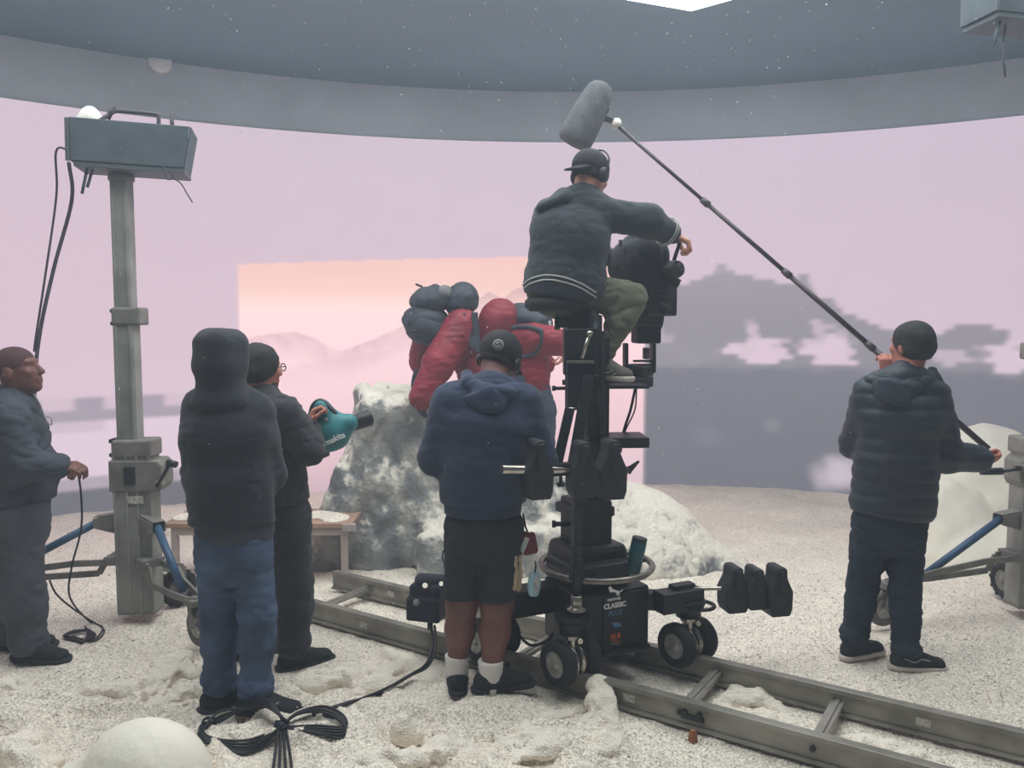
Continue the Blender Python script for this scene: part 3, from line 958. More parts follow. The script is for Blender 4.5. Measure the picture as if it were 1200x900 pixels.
# flakes drifting in the air
n = 480
px = rng.uniform(0, 1200, n); py = np.where(rng.random(n) < .55, rng.uniform(0, 200, n), rng.uniform(0, 620, n)); dy = rng.uniform(2.2, 6.5, n)
cl = rng.random(n) < .6; px = np.where(cl, rng.normal(640, 230, n), px)
ctr = np.array([P(a, b_, c) for a, b_, c in zip(px, py, dy)])
keep = (ctr[:, 2] > 0.2) & (ctr[:, 2] < CEIL - 0.05); ctr = ctr[keep]; n = len(ctr)
base = rng.normal(size=(n, 4, 3)); base /= np.linalg.norm(base, axis=2, keepdims=True)
vv = ctr[:, None, :] + base * (rng.uniform(0.0016, 0.0046, n) * ctr[:, 1] / 3.5)[:, None, None]
ff = (np.arange(n) * 4)[:, None, None] + np.array([[0, 1, 2], [0, 3, 1], [1, 3, 2], [2, 3, 0]])[None]
o = mesh_obj('drifting_flakes', vv.reshape(-1, 3), ff.reshape(-1, 3), mat('flake_white', (255, 255, 255), 0.6), None, False)
tag(o, 'white snow flakes drifting in the studio air', 'snow flakes', None, 'stuff')

# ------------------------------------------------------------------ low table behind the crew
t = thing('table', 'low wooden table dusted with snow standing against the boulder', 'table', (-1.7, 5.55, 0))
TZ = 0.365
mb = MB(); mb.box((-1.70, 5.55, TZ), (1.26, 0.44, 0.032)); mb.build('table_top', M['wood'], t, 0.004)
mb = MB(); mb.box((-1.09, 5.335, TZ - 0.012), (0.09, 0.03, 0.05)); mb.build('corner_bracket', M['table_leg'], t, 0.004)
mb = MB(); mb.bar((-2.28, 5.36, TZ - 0.045), (-1.10, 5.36, TZ - 0.045), 0.025, 0.05); mb.build('apron', M['table_leg'], t, 0.003)
for x, y in ((-1.13, 5.37), (-2.27, 5.37), (-1.13, 5.74), (-2.27, 5.74)):
    mb = MB(); mb.box((x, y, (TZ - 0.016) / 2 - 0.01), (0.042, 0.042, TZ)); mb.build('leg', M['table_leg'], t, 0.003)
s = S(k=0.03)
for i in range(9): s.ell((-2.25 + i * 0.13, 5.53 + 0.06 * math.sin(i * 2.1), TZ + 0.012), (0.10, 0.13, 0.018 + 0.006 * math.sin(i * 1.7)))
o = s.build('snow_layer', M['snow'], None, 0.012, lambda x, y, z: 0.004 * sin_noise(x, y, z, 40, 91, 2), [((0, 0, TZ + 0.0165), (0, 0, -1))])
tag(o, 'thin layer of paper snow lying on the low table', 'snow')
# ------------------------------------------------------------------ crank lift towers
def wheel(parent, c, axis, r, w, tyre, hub, name='wheel', knobs=0):
    """tyre with a rounded tread, hub discs and axle bolt"""
    ax = Vector(axis).normalized()
    mb = MB()
    h = w / 2
    mb.lathe(c, ax, [(-h * .72, r * .56), (-h * .95, r * .66), (-h, r * .80), (-h * .8, r * .93), (-h * .4, r), (h * .4, r), (h * .8, r * .93), (h, r * .80), (h * .95, r * .66), (h * .72, r * .56)], 36)
    if knobs:
        s, d, u = frame(ax, (0, 0, 1))
        for i in range(knobs):
            q = 2 * math.pi * i / knobs
            e = s * math.cos(q) + u * math.sin(q)
            for off in ((-.55, 0.55) if i % 2 else (0,)):
                R = Matrix((s * -math.sin(q) + u * math.cos(q), ax, e)).transposed()
                mb.box(Vector(c) + e * (r * (1.0 if off == 0 else .965)) + ax * off * w * .5, (r * .16, w * .28, r * .10), R)
    ty = mb.build(name, tyre, parent)
    mb = MB()
    mb.lathe(c, ax, [(-h * .80, .001), (-h * .80, r * .14), (-h * .62, r * .16), (-h * .55, r * .40), (-h * .75, r * .50), (-h * .70, r * .585), (h * .70, r * .585), (h * .75, r * .50), (h * .55, r * .40), (h * .62, r * .16), (h * .80, r * .14), (h * .80, .001)], 28)
    mb.build('hub', hub, ty)
    return ty


def lift_tower(label, base, top_z, yaw, legs, wheels, crank_side, tub_label=None, box_off=0.0):
    bx, by = base.x, base.y
    t = thing('lift_tower', label, 'lift tower', (bx, by, 0.0), 'crank lift towers')
    R = rot_z(yaw)

    def L(x, y, z): return Vector((bx, by, 0)) + R @ Vector((x * crank_side, y, z))
    g, gd = M['mast_grey'], M['mast_dark']
    # outer column with rolled edges
    mb = MB(); mb.box(L(0, 0, 0.545), (0.205, 0.15, 0.99), R)
    mb.build('base_column', g, t, 0.008)
    for x in (-0.098, -0.03, 0.03, 0.098):
        mb = MB(); mb.box(L(x, -0.078, 0.545), (0.016, 0.012, 0.98), R); mb.build('column_rib', g, t, 0.003)
    mb = MB(); mb.box(L(0, 0, 0.052), (0.208, 0.158, 0.02), R); mb.build('foot_plate', gd, t, 0.004)
    sect = [(0.115, 0.10, 1.0, 1.80), (0.098, 0.086, 1.75, top_z - 0.02)] if top_z < 3 else [(0.125, 0.11, 1.0, 1.62), (0.112, 0.10, 1.55, 2.48), (0.098, 0.086, 2.42, top_z - 0.02)]
    for i, (w, d, z0, z1) in enumerate(sect):
        xo = -0.03
        mb = MB(); mb.box(L(xo, 0, (z0 + z1) / 2), (w, d, z1 - z0), R)
        for x in (-.36, .36): mb.box(L(xo + x * w, -d / 2 - .004, (z0 + z1) / 2), (w * .18, .010, z1 - z0), R)
        mb.build('mast_section', g, t, 0.004)
        if i: 
            mb = MB(); mb.box(L(xo + 0.022, 0, z0 + 0.005), (w + .065, d + .045, 0.10), R)
            c = mb.build('mast_collar', gd, t, 0.012)
            for zz_ in (-.035, .035):
                mb = MB(); mb.cyl(L(xo - w / 2 - .018, -.03, z0 + zz_), L(xo - w / 2 - .018, .03, z0 + zz_), .012); mb.build('roller', M['dark_metal'], c)
    mb = MB(); mb.box(L(0.005, 0, 1.005), (0.225, 0.17, 0.10), R); c = mb.build('top_collar', gd, t, 0.012)
    for zz_ in (.965, 1.045):
        mb = MB(); mb.cyl(L(-.125, -.04, zz_), L(-.125, .04, zz_), .013); mb.build('roller', M['dark_metal'], c)
    # winch housing, crank, plate, stickers
    hw = .175 if crank_side > 0 else .13
    mb = MB()
    mb.prism([L(-.125, -.09, .94), L(-.125, -.09, .76), L(hw - .02, -.09, .76), L(hw, -.09, .80), L(hw, -.09, .91), L(hw - .025, -.09, .94)], R @ V(0, .18, 0)); c = mb.build('winch_housing', gd, t, 0.010)
    mb = MB(); mb.box(L(-.005, -.094, .855), (.062, .012, .10), R); mb.build('name_plate', M['dark_metal'], c, 0.003)
    mb = MB()
    mb.box(L(-.005, -.097, .855), (.046, .010, .082), R); mb.build('plate_face', M['black_plastic'], c, 0.002)
    mb = MB(); mb.box(L(.02, -.0865, .715), (.088, .004, .045), R); mb.build('sticker', M['sticker'], t)
    if crank_side > 0:
        mb = MB(); mb.cyl(L(.155, -.06, .80), L(.155, -.13, .80), .028); c = mb.build('crank_boss', gd, t)
        mb = MB(); mb.tube([L(.155, -.125, .80), L(.178, -.13, .83), L(.212, -.135, .885), L(.236, -.135, .93)], .010); mb.build('crank_arm', M['dark_metal'], c)
        mb = MB(); mb.cyl(L(.226, -.135, .937), L(.278, -.155, .927), .019); mb.build('crank_handle', M['black_plastic'], c)
    else:
        mb = MB(); mb.cyl(L(.12, -.06, .885), L(.12, -.13, .885), .024); mb.box(L(.14, -.10, .885), (.08, .03, .03), R); c = mb.build('crank_boss', gd, t)
        mb = MB(); mb.tube([L(.15, -.12, .885), L(.20, -.12, .875), L(.27, -.12, .866)], .010); mb.build('crank_arm', M['dark_metal'], c)
        mb = MB(); mb.cyl(L(.255, -.12, .868), L(.375, -.12, .866), .021); mb.build('crank_handle', M['black_plastic'], c)
    # outriggers
    for ang, ln in legs:
        d = V(math.cos(ang), math.sin(ang), 0); p0 = V(bx, by, 0); sd = V(-d.y, d.x, 0)
        a0 = 0.08
        mb = MB()
        a, b_ = p0 + d * a0, p0 + d * 0.24
        for q in (-1, 1):
            o_ = sd * (.035 * q)
            mb.prism([a + o_ + V(0, 0, .62), b_ + o_ + V(0, 0, .60), b_ + o_ + V(0, 0, .545), a + o_ + V(0, 0, .50)], sd * (.006 * q))
        mb.prism([a - sd * .035 + V(0, 0, .622), a + sd * .035 + V(0, 0, .622), b_ + sd * .035 + V(0, 0, .602), b_ - sd * .035 + V(0, 0, .602)], V(0, 0, .006))
        mb.build('gusset', gd, t, 0.003)
        e = p0 + d * ln
        mb = MB(); mb.cyl(p0 + d * .22 + V(0, 0, .575), p0 + d * (ln * .80) + V(0, 0, .25), .022); mb.build('strut', M['blue_tube'], t)
        for q in (-1, 1):
            mb = MB()
            pts = [p0 + d * .05 + sd * .05 * q + V(0, 0, .36), p0 + d * .20 + sd * .045 * q + V(0, 0, .345), p0 + d * (.30 + .05 * q) + sd * .05 * q + V(0, 0, .30 + .045 * q), p0 + d * (ln * .7) + sd * .035 * q + V(0, 0, .27 + .03 * q), e + sd * .03 * q + V(0, 0, .245)]
            for i in range(4): mb.bar(pts[i], pts[i + 1], .016, .036)
            mb.build('arm', gd, t, 0.003)
        mb = MB(); mb.box(p0 + d * .11 + V(0, 0, .355), (.12, .13, .05), rot_z(ang)); mb.build('arm_clamp', gd, t, 0.004)
        mb = MB(); mb.box(e + V(0, 0, .235), (.10, .09, .035), rot_z(ang)); mb.cyl(e + V(0, 0, .26), e + V(0, 0, .20), .02)
        for q in (-1, 1): mb.bar(e + sd * .037 * q + V(0, 0, .225), e + d * .03 + sd * .040 * q + V(0, 0, .10), .045, .008, sd)
        mb.build('caster_fork', gd, t, 0.003)
        wheel(t, e + d * .03 + V(0, 0, .104), sd, .104, .052, M['tyre_dusty'], M['hub'])
    for (x, y, ax) in wheels:
        sg = V(x, y, 0)
        mb = MB()
        mb.bar(V(bx, by, .33), V(x, y, .24), .05, .06); mb.bar(V(x, y, .25), V(x, y, .11), .06, .012, ax); mb.build('wheel_bracket', gd, t, 0.003)
        wheel(t, V(x, y, .112) + Vector(ax).normalized() * -.05, ax, .112, .075, M['rubber'], M['mast_dark'], knobs=22)
    # head plate
    mb = MB(); mb.cyl(L(-.03, 0, top_z - .03), L(-.03, 0, top_z), .07); mb.build('head_plate', gd, t)
    # the tub carried on the mast
    z0 = top_z
    w = .585
    cx = box_off
    tb = thing('equipment_tub', tub_label, 'tub', L(cx, 0, z0), 'equipment tubs on the lift towers')
    Rt = R @ Matrix.Rotation(math.radians(1.5), 3, 'Y') @ Matrix.Rotation(math.radians(12), 3, 'Z')
    c0 = L(cx, 0, z0)

    def T(x, y, z): return c0 + Rt @ Vector((x, y, z))
    mb = MB(); mb.box(T(0, 0, .022), (w * .96, .27, .028), Rt); mb.build('tray', M['slate_lip'], tb, .004)
    mb = MB()
    h = .225
    for y in (-.135, .135):
        q = -1 if y < 0 else 1
        mb.prism([T(-w / 2, y, .036), T(w / 2 - .02, y, .036), T(w / 2 + .015, y * 1.12, h + .036), T(-w / 2, y * 1.12, h + .036)], Rt @ V(0, .008 * q, 0))
    mb.prism([T(w / 2 - .02, -.135, .036), T(w / 2 - .02, .135, .036), T(w / 2 + .015, .151, h + .036), T(w / 2 + .015, -.151, h + .036)], Rt @ V(.008, 0, 0))
    mb.prism([T(-w / 2, -.135, .036), T(-w / 2, .135, .036), T(-w / 2, .151, h + .036), T(-w / 2, -.151, h + .036)], Rt @ V(-.008, 0, 0))
    mb.box(T(0, 0, h * .9), (w * .97, .27, .02), Rt)
    mb.build('tub_body', M['slate_box'], tb, .004)
    mb = MB(); mb.bar(T(-w / 2 - .012, -.16, h + .03), T(-w / 2 - .012, -.15, .03), .02, .012, (0, 1, 0)); mb.build('end_strap', M['slate_lip'], tb, .003)
    mb = MB(); mb.tube(spline([T(-.19, -.13, h - .03), T(-.15, -.13, h + .03), T(-.12, -.12, h + .06), T(-.08, -.1, h + .095), T(-.04, -.1, h + .10), T(.12, -.1, h + .10), T(.14, -.1, h + .085), T(.14, -.1, h + .02)], 5), .011); mb.build('bent_pipe', M['rust'], tb)
    mb = MB(); mb.cyl(T(.215, -.12, h), T(.21, -.12, h + .11), .011); mb.build('pipe_stub', M['rust'], tb)
    mb = MB(); mb.cyl(T(-.115, -.11, h + .05), T(-.085, -.11, h + .12), .014); mb.build('pipe_stub', M['rust'], tb)
    mb = MB()
    mb.cyl(T(-w / 2 + .09, -.05, .02), T(-w / 2 + .06, -.05, -.09), .008); mb.build('strap_end', M['slate_box'], tb)
    mb = MB(); mb.cyl(T(-w / 2 + .07, -.08, .02), T(-w / 2 + .04, -.08, -.13), .008); mb.build('strap_end', M['slate_box'], tb)
    mb = MB(); mb.tube(spline([T(.17, -.14, .04), T(.19, -.15, -.03), T(.22, -.15, -.02), T(.20, -.15, .02)], 6), .004, 6); mb.build('loose_wire', M['rust'], tb); mb = MB()
    mb.tube(spline([T(.215, -.15, -.02), T(.26, -.15, -.05), T(.29, -.15, -.10), T(.32, -.15, -.15)], 6), .004, 6); mb.build('loose_wire', M['rust'], tb)
    return t, T


lb = Vector((-2.165, 4.63, 0))
tw, TL = lift_tower('grey crank lift tower beside the workman holding a cable', lb, 2.545, 0.05,
                    [(math.radians(186), 1.05), (math.radians(-40), 0.62)], [(-2.0, 4.80, V(.75, -.66, 0))], 1,
                    'slate tub with a white foam lump and bent pipes on a lift tower', 0.045)
s = S(k=0.03); s.ell(TL(-.22, -.02, .27), (.075, .07, .06)); s.ell(TL(-.22, -.02, .315), (.045, .045, .04))
tag(s.build('foam_lump', M['sponge'], None, .01, lambda x, y, z: .004 * sin_noise(x, y, z, 40, 5, 2)), 'white foam lump lying on the slate tub', 'foam')
mb = MB()
mb.tube(spline([TL(-.29, -.1, .085), TL(-.37, -.1, .088), P(66, 230, 4.6), P(52, 330, 4.55), P(42, 395, 4.5), P(40, 412, 4.48)], 8), .006, 8)
tag(mb.build('hanging_cable', M['rust']), 'thin dark cable hanging in a straight line from the slate tub', 'cable'); mb = MB()
mb.tube(spline([TL(-.31, -.1, .03), P(84, 235, 4.6), P(63, 315, 4.57), P(46, 395, 4.5), P(40, 470, 4.45), P(30, 700, 4.5)], 8), .010, 8)
o = mb.build('hanging_cable', M['rust']); tag(o, 'thick dark cable hanging from the tub down behind the workman', 'cable')

rb = Vector((3.075, 4.72, 0))
lift_tower('grey crank lift tower beside the boom operator', rb, 3.365, -0.03,
           [(math.radians(193), 0.96), (math.radians(-12), 0.95)], [(3.14, 4.97, V(1, .1, 0))], -1,
           'slate tub high on the lift tower beside the boom operator', 0.18)
mb = MB(); mb.tube([P(1175, 50, 4.62), P(1176, 72, 4.62), P(1178, 90, 4.62)], .006, 8); 
mb.tube([P(1175, 50, 4.62), P(1178, 30, 4.66)], .006, 8)
tag(mb.build('dangling_strap', M['rust']), 'short dark strap dangling under the high slate tub', 'strap')

# ------------------------------------------------------------------ camera track
tr = thing('camera_track', 'steel dolly track with two deep rails lying on the snow', 'track', (0.3, 3.9, 0))


def on_rail(c, s_): return RAIL_N * c + RAIL_D * s_


def s_of(x, y): return x * RAIL_D.x + y * RAIL_D.y


RH = 0.112
for c, s0, s1 in ((NEAR_C, s_of(-1.26, 4.6), 2.4), (FAR_C, s_of(-1.16, 5.15), 2.6)):
    a, b_ = on_rail(c, s0), on_rail(c, s1)
    mb = MB(); mb.bar(a + V(0, 0, RH / 2), b_ + V(0, 0, RH / 2), .030, RH)
    mb.bar(a + V(0, 0, RH - .008), b_ + V(0, 0, RH - .008), .048, .022)
    mb.bar(a + V(0, 0, .008), b_ + V(0, 0, .008), .058, .016)
    rl = mb.build('rail', M['rail'], tr, 0.003)
    for sj in (s0 + .5, s0 + 2.1, -.35, 1.28):
        p = on_rail(c, sj) - RAIL_N * .0165 + V(0, 0, .058)
        mb = MB(); mb.box(p, (.055, .003, .034), Matrix((RAIL_D, RAIL_N, V(0, 0, 1))).transposed()); mb.build('rail_label', M['sticker'], rl)
for px, py in ((392, 706), (640, 752), (810, 822), (962, 862)):
    q = G(px, py, .05); sj = s_of(q.x, q.y)
    mb = MB(); mb.bar(on_rail(NEAR_C, sj) + V(0, 0, .055), on_rail(FAR_C, sj) + V(0, 0, .055), .055, .022)
    mb.bar(on_rail(NEAR_C, sj) + V(0, 0, .068), on_rail(FAR_C, sj) + V(0, 0, .068), .020, .012)
    mb.build('sleeper', M['sleeper'], tr, 0.003)
    for c in (NEAR_C, FAR_C):
        q2 = on_rail(c, sj) + V(0, 0, .06)
        mb = MB(); mb.cyl(q2 - RAIL_N * .026, q2 + RAIL_N * .026, .012, n=10); mb.build('bolt', M['dark_metal'], tr)
# latch on the near rail
q = G(815, 850); sj = s_of(q.x, q.y)
p = on_rail(NEAR_C, sj) - RAIL_N * .02 + V(0, 0, .05)
RM = Matrix((RAIL_D, RAIL_N, V(0, 0, 1))).transposed()
mb = MB(); mb.box(p, (.10, .012, .022), RM); mb.box(p + RAIL_D * .03 + V(0, 0, .015), (.02, .016, .03), RM); mb.box(p - RAIL_D * .035 + V(0, 0, .01), (.02, .016, .03), RM); mb.build('latch', M['dark_metal'], tr, .002)
q = G(812, 865)
mb = MB(); mb.box((q.x, q.y, gz(q.x, q.y) + .02), (.03, .03, .04), rot_z(.4), taper=.8); mb.box((q.x, q.y, gz(q.x, q.y) + .042), (.018, .018, .012), rot_z(.4))
tag(mb.build('wooden_wedge', mat('red_brown_wood', (150, 96, 70), .8, bump=.2)), 'small red-brown wooden wedge on snow beside the near rail', 'wedge')
# ------------------------------------------------------------------ camera dolly
YW = math.radians(25)
DR = rot_z(YW)
DX, DY = DR @ V(1, 0, 0), DR @ V(0, 1, 0)
dc = V(0.40, 3.92, 0)
dl = thing('camera_dolly', 'black camera dolly with crank column standing on the steel track', 'camera dolly', dc)
bk, dk = M['black_metal'], M['dark_metal']


def D(px, py, y=3.92): return P(px, py, y)


def dbox(name, x0, y0, x1, y1, Yc, depth, mat_=None, yaw=YW, bevel=.006, parent=None, taper=1.0):
    """box whose front face fills a photograph rectangle at distance Yc"""
    c = P((x0 + x1) / 2, (y0 + y1) / 2, Yc)
    w = (x1 - x0) / FPX * Yc; h = (y1 - y0) / FPX * Yc
    mb = MB(); mb.box(c, ((w - depth * abs(math.sin(yaw))) / abs(math.cos(yaw)), depth, h), rot_z(yaw), taper)
    return mb.build(name, mat_ or bk, parent or dl, bevel)


# chassis
base_c = P(698, 728, 3.92)
mb = MB(); mb.box((base_c.x, base_c.y, .30), (.40, .34, .30), DR); base = mb.build('chassis', bk, dl, .012)
front = V(base_c.x, base_c.y, 0) - DY * .172
mb = MB(); mb.box(front + DX * .06 + V(0, 0, .29), (.25, .012, .29), DR); pan = mb.build('front_panel', bk, dl, .004)
fp = front - DY * .0072


def on_panel(px, py):
    """point of the front panel plane seen at a photograph pixel"""
    d = P(px, py, 1.0) - V(0, 0, CAM_H)
    n = DY; o = V(0, 0, CAM_H)
    t_ = (fp - o).dot(n) / d.dot(n)
    return o + d * t_


def panel_text(s, px, py, h, m_, shear=0.0, bold=0.0):
    text_obj('lettering', s, m_, pan, on_panel(px, py) - DY * .001, DX, V(0, 0, 1), h, shear, bold=bold)


panel_text('PANTHER', 719.5, 702.3, .017, M['logo_white'], bold=.0004)
panel_text('CLASSIC', 720.5, 709.5, .033, M['logo_white'], bold=.0012)
panel_text('PLUS', 720.5, 718.5, .036, M['logo_blue'], .25)
panel_text('ALB', 721, 745.5, .034, M['logo_orange'], bold=.001)
panel_text('film rental', 721, 751, .011, M['logo_grey']) if False else None
for k in range(3):
    a = on_panel(716, 750 + 2.2 * k) - DY * .001; b_ = on_panel(726.5, 750 + 2.2 * k) - DY * .001
    mb = MB(); mb.bar(a, b_, .002, .003); mb.build('sticker_line', M['logo_orange'] if k < 2 else M['logo_grey'], pan)
cat = [(713.0, 688.4), (714.6, 687.0), (716.2, 687.6), (717.0, 689.4), (719.0, 690.4), (722.0, 691.6), (725.0, 692.5), (727.4, 692.2), (729.0, 691.0), (729.8, 690.4), (729.7, 691.8), (728.0, 693.2), (725.9, 693.7), (726.2, 695.2), (725.4, 696.4), (725.6, 698.4), (724.6, 698.4), (724.2, 696.4), (723.4, 695.8), (723.4, 697.8), (722.4, 698.0), (722.3, 695.6), (720.8, 694.0), (718.4, 693.6), (716.6, 694.2), (714.6, 693.6), (713.8, 692.0), (713.4, 690.4)]
mb = MB(); mb.prism([on_panel(*q) - DY * .0015 for q in cat], DY * .001); mb.build('cat_emblem', M['logo_white'], pan)
mb = MB(); mb.prism([on_panel(*q) - DY * .0015 for q in ((716.5, 729.5), (725, 729), (729, 733.5), (720.5, 735.5))], DY * .001); mb.build('blue_decal', M['logo_blue'], pan)
mb = MB(); mb.box(front + DX * .06 + V(0, 0, .155) - DY * .012, (.26, .03, .02), DR); mb.build('panel_sill', bk, dl, .003)

# battery hood and turret
dbox('battery_hood', 634, 632, 742, 680, 3.94, .32, bk, YW, .03, taper=.86)
mb = MB(); mb.box(P(690, 660, 3.86), (.30, .30, .06), DR); mb.build('hood_band', dk, dl, .01)
text_obj('lettering', 'DOLLY', M['logo_grey'], dl, P(718, 646, 3.72), DX, V(0, -.25, 1), .022, 0, .0005) if False else None
dbox('lower_turret', 656, 582, 717, 640, 3.95, .22, bk, YW, .015)
dbox('turret_ribs', 650, 590, 720, 602, 3.95, .23, bk, YW, .01)
mb = MB(); mb.cyl(P(668, 614, 3.92), P(650, 614, 3.90), .012); mb.cyl(P(651, 614, 3.90), P(647, 614, 3.90), .018); mb.build('turret_knob', bk, dl)
mb = MB(); mb.box(P(676, 600, 3.82), (.045, .045, .62), DR); mb.build('front_post', dk, dl, .004)
# steering ring
rc = P(699, 661, 3.92)
for nm, rr_, th, mm in (('steering_ring', .272, .0155, M['ring']),):
    mb = MB()
    pts = [rc + V(math.cos(q) * rr_, math.sin(q) * rr_, 0) for q in np.linspace(0, 2 * math.pi, 65)]
    mb.tube(pts, th, 12, False); mb.build(nm, mm, dl)
for q in (0.3, 2.2, 4.6):
    e = V(math.cos(q), math.sin(q), 0); mb = MB(); mb.bar(rc + e * .14, rc + e * .27, .03, .02); mb.build('ring_bracket', dk, dl, .003)
mb = MB(); mb.box(P(676, 668, 3.66), (.06, .05, .10), DR); mb.cyl(P(676, 655, 3.64), P(676, 690, 3.64), .022); mb.build('ring_clamp', bk, dl, .006)
# near steering leg
mb = MB(); mb.lathe(P(675.5, 706, 3.64) - V(0, 0, .0), V(0, 0, 1), [(-.035, .0), (-.035, .045), (-.028, .046), (-.022, .030), (0, .027), (.03, .027), (.034, .024), (.034, 0)], 24); mb.build('king_pin', M['steel'], dl)
mb = MB(); mb.cyl(P(675.5, 700, 3.64), P(675.5, 640, 3.66), .020); mb.build('steering_shaft', bk, dl)
WA, WB, WC, WD = V(.275, 3.645, 0), V(.86, 3.86, 0), V(-.10, 3.92, 0), V(.34, 4.22, 0)
AX = V(.80, .60, 0)
for nm, wv in (('A', WA), ('B', WB), ('C', WC), ('D', WD)):
    c = wv + V(0, 0, .165)
    for q in (-1, 1):
        wheel(dl, c + AX * (.078 * q), AX, .107, .072, M['rubber'], M['hub'], 'tyre')
    for q in (-1, 1):
        mb = MB(); mb.lathe(c + AX * (.020 * q), AX, [(-.004, .0), (-.004, .078), (.004, .078), (.004, .0)], 30); mb.build('rail_flange', M['steel'], dl)
    mb = MB(); mb.cyl(c - AX * .035, c + AX * .035, .058); mb.build('rail_wheel', dk, dl)
    mb = MB(); mb.cyl(c + V(0, 0, .02), c + V(0, 0, .125), .024); mb.box(c + V(0, 0, .115), (.06, .05, .03), DR); mb.build('wheel_post', M['steel'], dl, .003)
    mb = MB(); mb.cyl(c + V(0, 0, .13), c + V(0, 0, .215), .062); mb.cyl(c + V(0, 0, .195), c + V(0, 0, .212), .082); mb.build('leg_hub', bk, dl)
    mb = MB(); mb.cyl(c + V(.03, -.05, .115), c + V(.035, -.075, .115), .012); mb.build('lock_knob', M['steel'], dl)
    # leg arm to the chassis
    mb = MB(); a = c + V(0, 0, .20); e = V(base_c.x, base_c.y, a.z); mb.bar(a, e, .085, .085); mb.build('leg_arm', bk, dl, .008)
mb = MB(); mb.box(WB + V(0, 0, .385) - DX * .06, (.24, .10, .10), DR); mb.build('leg_top_box', bk, dl, .008)
mb = MB(); mb.box(P(622, 702, 3.85), (.30, .12, .13), DR); mb.build('rear_box', bk, dl, .01)
mb = MB(); mb.tube(spline([P(608, 745, 3.8), P(622, 756, 3.78), P(640, 752, 3.76), P(648, 742, 3.75)], 6), .007, 8); mb.build('brake_hose', M['cable'], dl)
mb = MB(); pts = [WB + V(0.06, 0, .345) + V(math.cos(q) * .065, math.sin(q) * .065, 0) for q in np.linspace(0, 6.283, 25)]; mb.tube(pts, .010, 8, False); mb.build('tow_eye', bk, dl)

# ---- weight bar on the right
bar_y = 3.86
a, b_ = P(782, 690, bar_y), P(846, 689, bar_y - .02)
mb = MB(); mb.box(P(799, 690, bar_y), (.125, .055, .055), DR); mb.build('bar_clamp', bk, dl, .006)
mb = MB(); mb.cyl(P(782, 690, bar_y), P(920, 689, bar_y), .0095); mb.build('weight_bar', M['steel'], dl)


def weight(px0, px1, ptop, pbot, Y, lbl, yaw=YW):
    """cast weight: broad foot, pinched shoulders, narrow handle block"""
    c = P((px0 + px1) / 2, (ptop + pbot) / 2, Y); W = (px1 - px0) / FPX * Y; Hh = (pbot - ptop) / FPX * Y
    R = rot_z(yaw)
    Dp = .11
    t_ = thing('dolly_weight', lbl, 'weight', c - V(0, 0, Hh / 2), 'cast weights on the dolly bars')
    w2 = W / 2 / abs(math.cos(yaw)) * .86

    def Q(x, z, y): return c + R @ V(x, y, z)
    mb = MB()
    prof = [(-1.0, -.36), (-.80, -.50), (.80, -.50), (1.0, -.36), (1.04, .0), (.72, .16), (.50, .28), (.46, .44), (.30, .50), (-.30, .50), (-.46, .44), (-.50, .28), (-.72, .16), (-1.04, .0)]
    mb.prism([Q(x * w2, z * Hh, -Dp / 2) for x, z in prof], R @ V(0, Dp, 0))
    mb.build('weight_body', M['weight'], t_, .006)
    mb = MB(); mb.box(Q(0, Hh * .20, -Dp / 2 + .002), (w2 * .55, .02, Hh * .5), R); mb.build('weight_spine', M['weight'], t_, .005)
    mb = MB(); mb.cyl(Q(0, Hh * .02, -Dp / 2 - .018), Q(0, Hh * .02, -Dp / 2), .009); mb.build('bolt', M['dark_metal'], t_)
    return t_


weight(843, 875, 661, 716, bar_y, 'cast dolly weight at the inner end of the long steel bar', 0.22)
weight(869, 898, 663, 712, bar_y, 'cast dolly weight in the middle of the long steel bar', 0.22)
weight(893, 926, 661, 720, bar_y, 'cast dolly weight at the outer end of the long steel bar', 0.22)

# ---- weight bar in front of the column
fy_ = 3.70
mb = MB(); mb.cyl(P(588, 550, fy_ - .28), P(738, 551, fy_ + .02), .019); mb.build('front_weight_bar', M['steel'], dl)
mb = MB(); mb.box(P(655, 550, fy_ - .14), (.12, .05, .055), rot_z(.42)); mb.build('bar_clamp', bk, dl, .006)
mb = MB(); mb.cyl(P(657, 556, fy_ - .02), P(657, 566, fy_ - .02), .008); mb.cyl(P(657, 566, fy_ - .02), P(657, 570, fy_ - .02), .022, .016); mb.build('clamp_screw', bk, dl)
mb = MB(); mb.prism([P(735, 548, fy_), P(748, 540, fy_), P(750, 541, fy_), P(738, 556, fy_)], V(0, .01, 0)); mb.build('bar_flag', dk, dl)
weight(612, 646, 514, 584, fy_ - .225, 'cast dolly weight hanging beside the navy hoodie man\'s arm', 0.35)
weight(664, 698, 516, 582, fy_ - .12, 'cast dolly weight on the column bar, the inner one', 0.25)
weight(697, 733, 514, 584, fy_ - .05, 'cast dolly weight on the column bar, at the plain steel end', 0.25)

